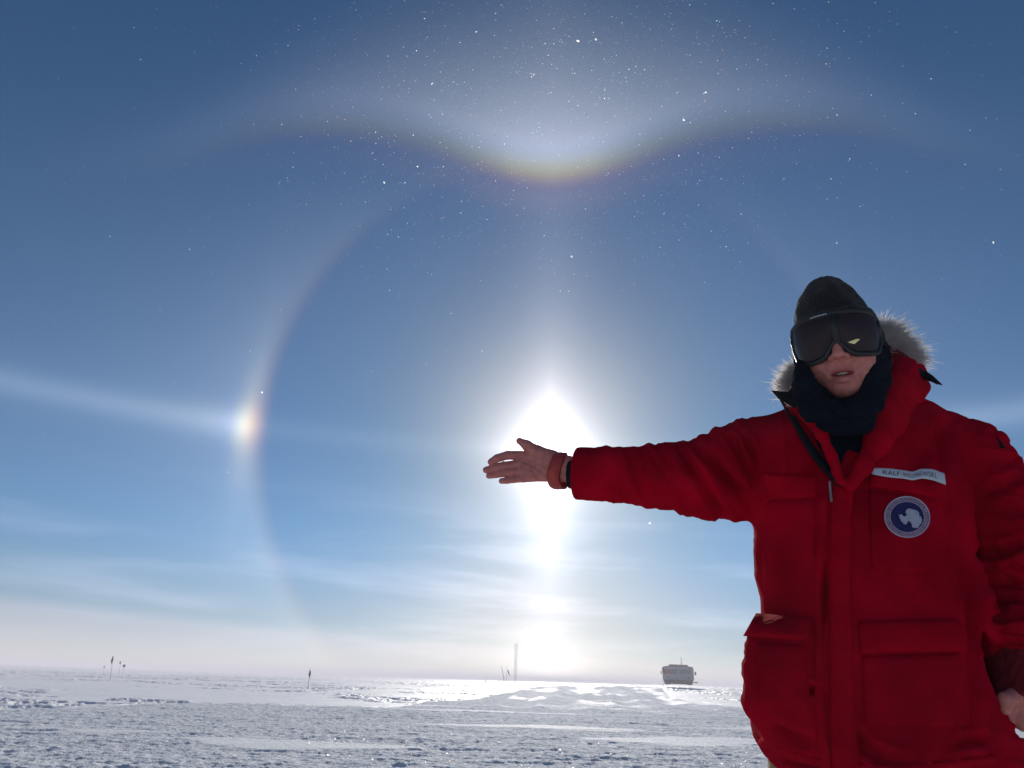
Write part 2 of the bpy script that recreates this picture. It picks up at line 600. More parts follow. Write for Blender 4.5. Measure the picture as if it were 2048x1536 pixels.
def surf(prims, lo, hi, h, reach=0.09):
    """surface nets over the smooth combination of PRIMS; returns vertices and quads"""
    B = 8
    lo = np.asarray(lo, float); hi = np.asarray(hi, float)
    nbk = np.ceil((hi - lo) / (h * B)).astype(int)
    g = np.stack(np.meshgrid(*[np.arange(n) for n in nbk], indexing='ij'), -1).reshape(-1, 3)
    cen = lo + (g + 0.5) * (h * B)
    diag = h * B * 0.5 * math.sqrt(3)
    D = np.full(len(cen), 1e3)
    pd = []
    for f, k, op in prims:
        d = f(cen); pd.append(d)
        if op == 'u': D = smin(D, d, k)
        elif op == 's': D = -smin(-D, d, k)
        else: D = -smin(-D, -d, k)
    act = np.abs(D) < diag * 1.9 + 0.004
    g = g[act]; pd = [d[act] for d in pd]
    n1 = B + 1
    loc = np.stack(np.meshgrid(*[np.arange(n1)] * 3, indexing='ij'), -1).reshape(-1, 3)
    V = np.full((len(g), n1 ** 3), 1e3)
    base = lo + g * (h * B)
    for (f, k, op), d in zip(prims, pd):
        if op == 'u': m = np.nonzero(d < diag + reach)[0]
        elif op == 's': m = np.nonzero(d < diag + 0.01 + k)[0]
        else: m = np.arange(len(g))
        for s in range(0, len(m), 1500):
            mm = m[s:s + 1500]
            P = base[mm][:, None, :] + loc[None] * h
            d2 = f(P.reshape(-1, 3)).reshape(len(mm), -1)
            cur = V[mm]
            if op == 'u': V[mm] = smin(cur, d2, k)
            elif op == 's': V[mm] = -smin(-cur, d2, k)
            else: V[mm] = -smin(-cur, -d2, k)
    F = V.reshape(-1, n1, n1, n1)
    acc = np.zeros((len(g), B, B, B, 3)); cnt = np.zeros((len(g), B, B, B))
    cor = [(i, j, k) for i in (0, 1) for j in (0, 1) for k in (0, 1)]
    for a in range(8):
        for b in range(a + 1, 8):
            ca, cb = np.array(cor[a]), np.array(cor[b])
            if abs(ca - cb).sum() != 1: continue
            fa = F[:, ca[0]:ca[0] + B, ca[1]:ca[1] + B, ca[2]:ca[2] + B]
            fb = F[:, cb[0]:cb[0] + B, cb[1]:cb[1] + B, cb[2]:cb[2] + B]
            x = (fa < 0) != (fb < 0)
            t = np.where(x, fa / np.where(x, fa - fb, 1), 0)
            acc += np.where(x[..., None], ca + t[..., None] * (cb - ca), 0)
            cnt += x
    has = cnt > 0
    bi, ci, cj, ck = np.nonzero(has)
    cell = g[bi] * B + np.stack([ci, cj, ck], -1)
    v = lo + (cell + acc[bi, ci, cj, ck] / cnt[bi, ci, cj, ck][:, None]) * h
    dims = nbk * B + 2
    key = (cell[:, 0] * dims[1] + cell[:, 1]) * dims[2] + cell[:, 2]
    o = np.argsort(key); ks = key[o]
    quads = []
    for ax in range(3):
        e = np.zeros(3, int); e[ax] = 1
        f0 = F[:, :B, :B, :B]
        f1 = F[:, e[0]:e[0] + B, e[1]:e[1] + B, e[2]:e[2] + B]
        x = (f0 < 0) != (f1 < 0)
        b2, i2, j2, k2 = np.nonzero(x)
        c0 = g[b2] * B + np.stack([i2, j2, k2], -1)
        inside = f0[b2, i2, j2, k2] < 0
        u = np.zeros(3, int); w = np.zeros(3, int)
        u[(ax + 1) % 3] = 1; w[(ax + 2) % 3] = 1
        ids = []
        ok = np.ones(len(c0), bool)
        for off in (-u - w, -w, 0 * u, -u):
            cc = c0 + off
            kk = (cc[:, 0] * dims[1] + cc[:, 1]) * dims[2] + cc[:, 2]
            p = np.clip(np.searchsorted(ks, kk), 0, len(ks) - 1)
            ok &= (ks[p] == kk) & (cc >= 0).all(1)
            ids.append(o[p])
        q = np.stack(ids, -1)
        q = np.where(inside[:, None], q, q[:, ::-1])
        quads.append(q[ok])
    return v, np.concatenate(quads)


def vnormals(v, q):
    n = np.cross(v[q[:, 2]] - v[q[:, 0]], v[q[:, 3]] - v[q[:, 1]])
    out = np.zeros_like(v)
    for i in range(4):
        np.add.at(out, q[:, i], n)
    return out / (np.linalg.norm(out, axis=1)[:, None] + 1e-12)


def relax(v, q, it=1, f=0.5):
    for _ in range(it):
        s = np.zeros_like(v); c = np.zeros(len(v))
        for i in range(4):
            for j in (1, 3):
                np.add.at(s, q[:, i], v[q[:, (i + j) % 4]])
                np.add.at(c, q[:, i], 1)
        v = v * (1 - f) + f * s / np.maximum(c, 1)[:, None]
    return v


def to_px(v):
    d = v - CAM
    z = d @ _f
    return 1024 + FPX * (d @ C_R) / z, 768 - FPX * (d @ C_U) / z


def pl_dist(px, py, line):
    """distance in picture pixels to a polyline and the position along it"""
    best = np.full(px.shape, 1e9); tt = np.zeros(px.shape)
    n = len(line) - 1
    for i in range(n):
        ax, ay = line[i]; bx, by = line[i + 1]
        dx, dy = bx - ax, by - ay
        t = np.clip(((px - ax) * dx + (py - ay) * dy) / (dx * dx + dy * dy), 0, 1)
        d = np.hypot(px - ax - t * dx, py - ay - t * dy)
        m = d < best
        best = np.where(m, d, best); tt = np.where(m, (i + t) / n, tt)
    return best, tt


def tube(pts, rs, n=8, mat_=None, name='cord', parent=None, spline=True):
    P = np.asarray(pts, float)
    rs = np.interp(np.linspace(0, 1, len(P)), np.linspace(0, 1, len(np.atleast_1d(rs))), np.atleast_1d(rs))
    if spline and len(P) > 2:
        Q = []; R = []
        E_ = np.vstack([2 * P[0] - P[1], P, 2 * P[-1] - P[-2]])
        for i in range(len(P) - 1):
            p0, p1, p2, p3 = E_[i:i + 4]
            for t in np.linspace(0, 1, 6, endpoint=False):
                Q.append(0.5 * (2 * p1 + (p2 - p0) * t + (2 * p0 - 5 * p1 + 4 * p2 - p3) * t * t + (3 * p1 - p0 - 3 * p2 + p3) * t ** 3))
                R.append(rs[i] + (rs[i + 1] - rs[i]) * t)
        Q.append(P[-1]); R.append(rs[-1])
        P = np.array(Q); rs = np.array(R)
    T = np.gradient(P, axis=0); T /= np.linalg.norm(T, axis=1)[:, None]
    up = np.array([0.13, 0.21, 0.97])
    v = []
    for p, t, r in zip(P, T, rs):
        a = np.cross(t, up); a /= np.linalg.norm(a); b = np.cross(t, a)
        for k in range(n):
            c = 2 * math.pi * k / n
            v.append(p + r * (math.cos(c) * a + math.sin(c) * b))
    m = len(P)
    f = [[i * n + k, i * n + (k + 1) % n, (i + 1) * n + (k + 1) % n, (i + 1) * n + k] for i in range(m - 1) for k in range(n)]
    v = np.array(v + [P[0], P[-1]])
    t1 = [[m * n, (k + 1) % n, k] for k in range(n)] + [[m * n + 1, (m - 1) * n + k, (m - 1) * n + (k + 1) % n] for k in range(n)]
    if mat_ is None: return v, f, t1
    return link(name, np_mesh(name, v, [np.array(f), np.array(t1)], True, [mat_]), parent)


# ================================================================= the person
M_skin = mat('skin', (0.56, 0.19, 0.155), 0.55, noise=(75, 0.22, 4), bump=[(150, 0.0012, 4), (600, 0.0006, 2)], spec=0.35,
             Subsurface_Weight=0.12, Subsurface_Scale=0.01)
_t = M_skin.node_tree; _b = _t.nodes['Principled BSDF']
_src = _b.inputs['Base Color'].links[0].from_socket
_at = _t.nodes.new('ShaderNodeAttribute'); _at.attribute_name = 'lip'
_mx = _t.nodes.new('ShaderNodeMix'); _mx.data_type = 'RGBA'
_t.links.new(_at.outputs['Fac'], _mx.inputs['Factor']); _t.links.new(_src, _mx.inputs['A'])
_mx.inputs['B'].default_value = (0.36, 0.085, 0.08, 1)
_t.links.new(_mx.outputs['Result'], _b.inputs['Base Color'])
M_red = mat('red parka cloth', (0.36, 0.0008, 0.013), 0.95, noise=(9, 0.34, 5), bump=[(20, 0.003, 5), (260, 0.0014, 3)], spec=0.03, IOR=1.15,
            Sheen_Weight=0.0)
M_redb = mat('red parka trim', (0.39, 0.001, 0.013), 0.95, noise=(20, 0.2, 4), bump=[(40, 0.004, 4), (200, 0.0012, 2)], spec=0.03, IOR=1.15)
M_darkred = mat('dark red knit', (0.15, 0.004, 0.010), 0.9, noise=(30, 0.2, 3), bump=[(120, 0.003, 2)])
M_navy = mat('navy fleece', (0.004, 0.007, 0.015), 0.95, noise=(45, 0.35, 4), bump=[(70, 0.004, 4), (300, 0.0015, 2)], spec=0.05)
M_black = mat('black cloth', (0.008, 0.009, 0.011), 0.9, noise=(60, 0.3, 3), bump=[(150, 0.002, 3)], spec=0.15)
M_knit = mat('black knit wool', (0.007, 0.007, 0.009), 0.95, bump=[(60, 0.004, 3), (350, 0.003, 2)], spec=0.1, Sheen_Weight=0.15)
M_frame = mat('black goggle frame', (0.008, 0.008, 0.009), 0.4, spec=0.4, bump=[(200, 0.0004, 2)])
M_lens = mat('smoked lens', (0.024, 0.014, 0.018), 0.30, spec=0.22, bump=[(25, 0.0008, 2)], noise=(12, 0.15, 2))
M_tape = mat('white tape', (0.50, 0.53, 0.60), 0.6, noise=(40, 0.06, 3), bump=[(150, 0.0008, 2)])
M_ink = mat('blue black ink', (0.02, 0.02, 0.06), 0.7, noise=(80, 0.2, 2))
M_emb_navy = mat('navy embroidery', (0.018, 0.016, 0.10), 0.7, noise=(90, 0.2, 3), bump=[(420, 0.0012, 2)])
M_emb_white = mat('white embroidery', (0.42, 0.43, 0.52), 0.7, noise=(90, 0.15, 3), bump=[(420, 0.0012, 2)])
M_emb_ring = mat('mauve embroidery', (0.30, 0.13, 0.22), 0.7, noise=(90, 0.2, 3), bump=[(420, 0.0012, 2)])
M_tan = mat('tan trousers', (0.30, 0.22, 0.10), 0.85, noise=(25, 0.2, 3), bump=[(60, 0.004, 3)])
M_teeth = mat('teeth', (0.50, 0.42, 0.36), 0.3, noise=(90, 0.05, 2), spec=0.5)
M_band = mat('red wristband', (0.40, 0.05, 0.04), 0.5, noise=(60, 0.2, 3), bump=[(120, 0.001, 2)])
M_boot = mat('black rubber boots', (0.02, 0.02, 0.022), 0.6, noise=(30, 0.2, 3), bump=[(90, 0.001, 2)])
M_grey = mat('grey zip', (0.25, 0.25, 0.27), 0.4, noise=(90, 0.1, 2), metal=0.6)


def fur_mat():
    m = mat('pale fur', (0.42, 0.40, 0.38), 0.8, noise=(25, 0.35, 3), spec=0.2)
    t = m.node_tree; b = t.nodes['Principled BSDF']
    tr = t.nodes.new('ShaderNodeBsdfTranslucent'); tr.inputs['Color'].default_value = (0.75, 0.70, 0.66, 1)
    ad = t.nodes.new('ShaderNodeMixShader'); ad.inputs[0].default_value = 0.45
    t.links.new(b.outputs[0], ad.inputs[1]); t.links.new(tr.outputs[0], ad.inputs[2])
    t.links.new(ad.outputs[0], t.nodes['Material Output'].inputs['Surface'])
    return m


M_fur = fur_mat()

# head frame: origin between the ears, ex to the picture's right, eu up, ew out of the face
HC_PX = (1667, 662, 1.315)
_to = CAM - W(*HC_PX)
_az = math.atan2(_to[0], _to[1]) + math.radians(1.0)
_el = math.radians(-11.0)
EW = np.array([math.sin(_az) * math.cos(_el), math.cos(_az) * math.cos(_el), math.sin(_el)])
EU = np.array([0, 0, 1.0]) - EW[2] * EW; EU /= np.linalg.norm(EU)
EX = np.cross(EU, EW)
_r = math.radians(2.0)
EX, EU = math.cos(_r) * EX + math.sin(_r) * EU, -math.sin(_r) * EX + math.cos(_r) * EU
HO = W(*HC_PX) - EW * 0.118 - EU * 0.022
HR = np.stack([EX, EU, EW], 1)


def H(x, u, w):
    return HO + EX * x + EU * u + EW * w


# ---- the body: one continuous mesh, mostly under clothes
YS = 1.50
SH_R = W(1575, 905, 1.50)         # right shoulder (picture left)
SH_L = W(1915, 905, 1.535)
EL_R = W(1345, 950, 1.57)
WR_R = W(1128, 937, 1.645)
EL_L = W(2036, 1150, 1.535)
WR_L = W(2052, 1375, 1.40)
HIP = (W(1640, 1560, 1.50) + W(1930, 1560, 1.50)) / 2
LEGX = 0.11
body = []
# face and skull
body += [ell(H(0, 0.035, -0.012), (0.074, 0.098, 0.095), HR, k=0.0),
         ell(H(0, -0.045, 0.030), (0.058, 0.060, 0.060), HR, k=0.03),
         ell(H(0.036, -0.030, 0.052), (0.030, 0.034, 0.034), HR, k=0.025),
         ell(H(-0.036, -0.030, 0.052), (0.030, 0.034, 0.034), HR, k=0.025),
         ell(H(0, -0.090, 0.066), (0.024, 0.017, 0.018), HR, k=0.025),
         seg(H(0, 0.012, 0.090), H(0, -0.024, 0.109), 0.009, 0.0105, k=0.014),
         ell(H(0.013, -0.029, 0.098), (0.0085, 0.007, 0.011), HR, k=0.007),
         ell(H(-0.013, -0.029, 0.098), (0.0085, 0.007, 0.011), HR, k=0.007),
         ell(H(0, -0.052, 0.078), (0.030, 0.020, 0.014), HR, k=0.016),
         seg(H(-0.025, -0.0610, 0.081), H(-0.005, -0.0555, 0.0925), 0.0045, 0.0062, k=0.006),
         seg(H(0.025, -0.0610, 0.081), H(0.005, -0.0555, 0.0925), 0.0045, 0.0062, k=0.006),
         seg(H(-0.023, -0.0640, 0.080), H(-0.004, -0.0735, 0.0895), 0.0045, 0.0072, k=0.006),
         seg(H(0.023, -0.0640, 0.080), H(0.004, -0.0735, 0.0895), 0.0045, 0.0072, k=0.006),
         seg(H(-0.004, -0.0735, 0.0895), H(0.004, -0.0735, 0.0895), 0.0072, k=0.006),
         ell(H(0, -0.0640, 0.098), (0.0245, 0.0042, 0.026), HR, k=0.003, op='s'),
         ell(H(-0.007, -0.034, 0.104), (0.0035, 0.004, 0.006), HR, k=0.003, op='s'),
         ell(H(0.007, -0.034, 0.104), (0.0035, 0.004, 0.006), HR, k=0.003, op='s'),
         ell(H(0.03, 0.018, 0.082), (0.017, 0.010, 0.012), HR, k=0.008, op='s'),
         ell(H(-0.03, 0.018, 0.082), (0.017, 0.010, 0.012), HR, k=0.008, op='s'),
         ell(H(0.03, 0.018, 0.072), (0.012, 0.011, 0.012), HR, k=0.004),
         ell(H(-0.03, 0.018, 0.072), (0.012, 0.011, 0.012), HR, k=0.004),
         ell(H(0.077, 0.0, -0.01), (0.008, 0.030, 0.018), HR, k=0.006),
         ell(H(-0.077, 0.0, -0.01), (0.008, 0.030, 0.018), HR, k=0.006),
         seg(H(0, -0.05, -0.02), H(0, -0.20, -0.065), 0.052, 0.060, k=0.03)]
# trunk
_chest = (SH_R + SH_L) / 2
body += [seg(SH_R + [0.02, 0.02, -0.02], SH_L + [-0.02, 0.02, -0.02], 0.058, sc=((0, 1, 0), 0.85), k=0.05),
         seg(_chest + [0, 0.02, -0.09], HIP + [0, 0.02, 0.05], 0.100, 0.105, sc=((1, 0, 0), 0.86), k=0.05),
         seg(HIP + [-LEGX, 0.02, 0.02], (HIP[0] - 0.14, 1.53, 0.5), 0.085, 0.058, k=0.05),
         seg((HIP[0] - 0.14, 1.53, 0.5), (HIP[0] - 0.16, 1.56, 0.10), 0.056, 0.040, k=0.02),
         seg((HIP[0] - 0.16, 1.55, 0.07), (HIP[0] - 0.18, 1.42, 0.05), 0.038, 0.030, k=0.02),
         seg(HIP + [LEGX, 0.02, 0.02], (HIP[0] + 0.14, 1.53, 0.5), 0.085, 0.058, k=0.05),
         seg((HIP[0] + 0.14, 1.53, 0.5), (HIP[0] + 0.16, 1.56, 0.10), 0.056, 0.040, k=0.02),
         seg((HIP[0] + 0.16, 1.55, 0.07), (HIP[0] + 0.18, 1.42, 0.05), 0.038, 0.030, k=0.02)]
# arms
body += chain([SH_R, EL_R, WR_R], [0.056, 0.038, 0.0255], k=0.03)
body += chain([SH_L, EL_L, WR_L], [0.056, 0.042, 0.028], k=0.03)
# right hand, palm to the camera, thumb up, fingers pointing away from the body
YH = 1.655
_n = CAM - W(1080, 930, YH); _n /= np.linalg.norm(_n)
hs = (_n, 1.25)
h = lambda x, y, dy=0.0: W(x, y, YH + dy)
body += [seg(WR_R, h(1098, 935), 0.028, 0.030, sc=hs, k=0.02)]
for kx, ky in ((1040, 913), (1036, 928), (1038, 943), (1047, 955)):
    body.append(seg(h(1096, 922 + (ky - 913) * 0.62), h(kx, ky), 0.0165, 0.0120, sc=hs, k=0.012))
body += [seg(h(1104, 916, -0.004), h(1074, 905, -0.010), 0.019, 0.0165, k=0.016)]
body += chain([h(1074, 903, -0.008), h(1054, 891, -0.012), h(1039, 882, -0.014)], [0.0140, 0.0112, 0.0078], k=0.008)
for pts, rr in (([(1042, 911, 0), (1015, 910.5, -.006), (994, 916.5, -.009), (982, 924, -.006)], (0.0114, 0.0102, 0.0094, 0.0082)),
                ([(1036, 929, 0), (1008, 931.5, -.001), (986, 936.5, -.001), (972, 940, .001)], (0.0110, 0.0098, 0.0090, 0.0078)),
                ([(1038, 944, 0), (1012, 945.5, .001), (991, 949, .002), (978, 951.5, .003)], (0.0106, 0.0094, 0.0086, 0.0074)),
                ([(1047, 956, 0), (1028, 958.5, .001), (1014, 961, .002), (1003, 962, .003)], (0.0102, 0.0088, 0.0079, 0.0069))):
    body += chain([h(*p) for p in pts], rr, k=0.0016)
# left hand hanging, fingers loosely curled
YL = 1.395
g = lambda x, y, dy=0.0: W(x, y, YL + dy)
body += [seg(WR_L, g(2062, 1400, 0.01), 0.030, 0.032, k=0.02)]
for i, (kx, ky) in enumerate(((2022, 1404), (2046, 1412), (2070, 1414), (2090, 1408))):
    fx, fy = [(2013, 1436), (2040, 1446), (2068, 1450), (2092, 1438)][i]
    tx, ty = [(2017, 1444), (2046, 1454), (2073, 1458), (2094, 1446)][i]
    body += chain([g(2056 + i * 4, 1392, .01), g(kx, ky, -.004), g(fx, fy, 0.0), g(tx, ty, 0.022)],
                  [0.015, 0.0128, 0.0102, 0.0085], k=0.006)
body += chain([g(2040, 1385, -.01), g(2012, 1400, -.028), g(2012, 1420, -.03)], [0.014, 0.012, 0.0085], k=0.008)
bl = np.min([HO - 0.2, SH_R - 0.2, WR_R - 0.2, [HIP[0] - .35, 1.3, -0.02]], 0)
bh = np.max([HO + 0.2, SH_L + 0.2, WR_L + 0.2, [HIP[0] + .35, 1.8, 0.2]], 0)
bl[0] = W(960, 940, YH)[0] - 0.02; bl[1] = 1.15; bl[2] = -0.01; bh[1] = 1.82
# the same form, meshed finely at the head and hands and coarsely under the clothes; the pieces share their cut planes
dwr = (WR_R - EL_R) / np.linalg.norm(WR_R - EL_R); dwl = (WR_L - EL_L) / np.linalg.norm(WR_L - EL_L)
pr, plf, pn_ = WR_R - dwr * 0.06, WR_L - dwl * 0.04, H(0, -0.13, -0.02)
bv, bq = np.zeros((0, 3)), np.zeros((0, 4), int)
for cuts, lo_, hi_, h_ in (([plane(pr, -dwr, k=0)], pr - [0.30, 0.12, 0.12], pr + [0.04, 0.12, 0.12], 0.0016),
                           ([plane(plf, -dwl, k=0)], plf - [0.14, 0.14, 0.22], plf + [0.14, 0.14, 0.05], 0.0026),
                           ([plane(pn_, -EU, k=0)], HO - 0.17, HO + 0.17, 0.0022),
                           ([plane(pr, dwr, k=0), plane(plf, dwl, k=0), plane(pn_, EU, k=0)], bl, bh, 0.0062)):
    v_, q_ = surf(body + cuts, lo_, hi_, h_)
    v_ = relax(v_, q_, 1, 0.35)
    bq = np.vstack([bq, q_ + len(bv)]); bv = np.vstack([bv, v_])
bx_, by_ = to_px(bv)
hm = (bx_ < 1125) & (bv[:, 2] > 1.2)
for line, dep, wd in ([[(1074, 893), (1062, 912), (1064, 940), (1082, 962)], 0.0016, 2.2], [[(1040, 921), (1062, 929), (1088, 946)], 0.0012, 1.8],
                      [[(1043, 934), (1066, 941), (1080, 958)], 0.0011, 1.8], [[(1018, 904), (1017, 919)], 0.0012, 1.5], [[(1000, 908), (999, 922)], 0.0010, 1.4],
                      [[(1011, 925), (1010, 938)], 0.0012, 1.5], [[(991, 928), (990, 941)], 0.0010, 1.4], [[(1013, 941), (1012, 953)], 0.0012, 1.5],
                      [[(995, 944), (994, 956)], 0.0010, 1.4], [[(1029, 955), (1028, 967)], 0.0011, 1.5], [[(1036, 907), (1034, 921), (1036, 948), (1044, 962)], 0.0010, 2.0]):
    d_, t_ = pl_dist(bx_, by_, line)
    bv[:, 1] += np.where(hm, dep * np.exp(-(d_ / wd) ** 2), 0)
base = np.array([HIP[0], 1.52, 0.0])


def local(v): return np.asarray(v) - base


me = np_mesh('person', local(bv), bq, True, [M_skin])
hl = (bv - HO) @ HR
lip = np.zeros(len(bv))
lipm = (np.abs(hl[:, 0]) < 0.024) & (hl[:, 2] > 0.07)
yy = hl[:, 1] + 0.0645
lip = np.where(lipm, np.exp(-((np.abs(yy) - 0.004) / 0.0062) ** 4) * sstep(0.026, 0.016, np.abs(hl[:, 0])), 0)
a_ = me.attributes.new('lip', 'FLOAT', 'POINT'); a_.data.foreach_set('value', lip.astype(np.float32))
person = link('person', me)
person.location = base.tolist()
tag(person, 'person in red parka, black beanie and goggles, bare hand stretched out before the sun', 'person')


def part(name, v, f, m, parent=None, smooth=True):
    """a mesh given in world coordinates, hung under the person (or one of its parts)"""
    parent = parent or person
    return link(name, np_mesh(name, local(v), f, smooth, m if isinstance(m, (list, tuple)) else [m]), parent)


tv, tq = surf([ell(H(0.001, -0.0605, 0.079), (0.0125, 0.0048, 0.0085), HR, k=0)], H(0, -.06, .08) - 0.03, H(0, -.06, .08) + 0.03, 0.0014)
part('teeth', tv, tq, M_teeth)

# ---- parka
rows = [  # picture row, left edge, right edge, half depth
    (742, 1668, 1740, 0.030), (768, 1640, 1775, 0.055), (792, 1612, 1815, 0.080), (812, 1583, 1862, 0.098), (835, 1548, 1900, 0.112), (870, 1520, 1922, 0.125),
    (950, 1514, 1922, 0.140), (1035, 1517, 1914, 0.148), (1150, 1520, 1932, 0.152), (1195, 1533, 1948, 0.153), (1240, 1535, 1958, 0.156),
    (1320, 1515, 1985, 0.162), (1400, 1512, 2004, 0.168), (1460, 1513, 2014, 0.172), (1500, 1515, 2019, 0.174), (1560, 1524, 2028, 0.176), (1640, 1534, 2040, 0.178)]
rz, rcx, ra_, rb_ = [], [], [], []
for py, xl, xr, hd in rows:
    A_, B_ = W(xl, py, YS + 0.01), W(xr, py, YS + 0.01)
    rz.append((A_[2] + B_[2]) / 2); rcx.append((A_[0] + B_[0]) / 2); ra_.append((B_[0] - A_[0]) / 2); rb_.append(hd)
rz, rcx, ra_, rb_ = (np.array(a)[::-1] for a in (rz, rcx, ra_, rb_))
HEM_Z = W(1512, 1493, YS)[2]


def torso(P):
    z = P[..., 2]
    cx = np.interp(z, rz, rcx); a = np.interp(z, rz, ra_); b = np.interp(z, rz, rb_)
    cy = YS + 0.012 + 0.018 * sstep(1.25, 1.5, z)
    n = 2.5
    q = ((np.abs(P[..., 0] - cx) / a) ** n + (np.abs(P[..., 1] - cy) / b) ** n) ** (1 / n)
    d = (q - 1) * np.minimum(a, b) * 0.9
    return np.maximum(d, (z - rz[-1]))


slv_r = [(1610, 918, 1.505, 78), (1560, 924, 1.515, 84), (1510, 934, 1.525, 90), (1450, 949, 1.54, 84), (1400, 957, 1.55, 72), (1345, 951, 1.575, 62),
         (1290, 953, 1.595, 55), (1235, 950, 1.61, 49.5), (1190, 948, 1.625, 46.5), (1150, 946.5, 1.64, 45), (1128, 946, 1.648, 44.5)]
slv_l = [(1880, 905, 1.54, 86), (1925, 930, 1.545, 92), (1972, 1000, 1.54, 95), (2006, 1080, 1.535, 92), (2030, 1160, 1.52, 89), (2046, 1240, 1.50, 82),
         (2052, 1310, 1.44, 79), (2060, 1358, 1.42, 72)]
pk = [(torso, 0.0, 'u')]
for sl_, kk in ((slv_r, 0.03), (slv_l, 0.012)):
    P_ = [W(x, y, Y) for x, y, Y, r in sl_]
    R_ = [r / FPX * (W(x, y, Y) - CAM) @ _f for x, y, Y, r in sl_]
    pk += chain(P_, R_, k=kk)
# epaulette bump and hood gathered behind the neck
pk += [ell(W(1452, 873, 1.53), (0.036, 0.03, 0.016), k=0.012)]
hood = [seg(W(1640, 790, 1.66), W(1800, 770, 1.62), 0.075, 0.062, k=0.03),
        seg(W(1800, 762, 1.60), W(1822, 748, 1.56), 0.046, 0.030, k=0.03),
        seg(W(1795, 742, 1.55), W(1828, 726, 1.60), 0.022, 0.010, k=0.03),
        seg(W(1600, 790, 1.62), W(1590, 775, 1.58), 0.045, 0.024, k=0.03)]
pk += hood
# bellows pocket at the hip (picture left), bulging out past the side
pkx = lambda x, y, Y: W(x, y, Y)
pk += [seg(pkx(1550, 1305, 1.42), pkx(1551, 1400, 1.42), 0.056, 0.056, k=0.05)]
# cut flat at hem and cuffs
dir_r = W(1150, 947, 1.64) - W(1235, 951, 1.61)
dir_l = W(2060, 1358, 1.42) - W(2042, 1240, 1.475)
hem0 = W(1512, 1500, YS)
pk.append(plane(hem0, (-0.10, 0.42, -1)))
cut = W(1151.5, 947, 1.64)
nr_ = dir_r / np.linalg.norm(dir_r)
pk.append(plane(cut, nr_))
# hollow mouth of the two cuffs
pk += [seg(cut + nr_ * 0.02, cut - nr_ * 0.03, 0.038, k=0.003, op='s')]
cl = W(2058, 1345, 1.43); nl_ = dir_l / np.linalg.norm(dir_l)
_p = lambda P: np.minimum(-((P - cl) @ nl_), 0)


def cut_l(P):      # remove everything past the left cuff, near the cuff only
    far = np.linalg.norm(P - cl, axis=-1) - 0.13
    return np.maximum(-((P - cl) @ nl_), far)


pk.append((cut_l, 0.004, 's'))
pv, pq = surf(pk, [W(1150, 940, 1.64)[0] - 0.05, 1.24, HEM_Z - 0.14], [1.32, 1.80, 1.66], 0.0046)
pv = relax(pv, pq, 1, 0.4)
pn = vnormals(pv, pq)
px_, py_ = to_px(pv)
front = sstep(-0.15, 0.25, -(pn @ (_f)))
dsp = np.zeros(len(pv))
# broad soft folds
dsp += 0.0034 * fbm(px_ / 120, py_ / 150, 3, 301, 0.5) * (0.15 + 0.85 * front) + 0.0020 * front * fbm(px_ / 30, py_ / 40, 3, 311, 0.5)
# folds that pull across the outstretched sleeve
sl_m = sstep(1530, 1480, px_) * sstep(1170, 1230, px_)
uu = (px_ * 0.86 + (py_ - 940) * -0.52)
dsp += sl_m * (0.0055 * noise2(uu / 24, (px_ * 0.5 + py_ * 0.9) / 120, 320) + 0.003 * noise2(uu / 10, (px_ * 0.5 + py_ * 0.9) / 70, 321))
# folds across the hanging sleeve
hs_m = sstep(1935, 1985, px_ - (py_ - 1000) * 0.12)
dsp += hs_m * 0.0075 * noise2((px_ + py_ * 0.4) / 120, (py_ - px_ * 0.25) / 24, 330)
# vertical drag below the chest pockets
dsp += 0.0045 * front * noise2(px_ / 26, py_ / 170, 340) * sstep(1020, 1120, py_)
def ridged(x, y, seed, w=0.10):
    return np.maximum(0, 1 - np.abs(noise2(x, y, seed)) / w)
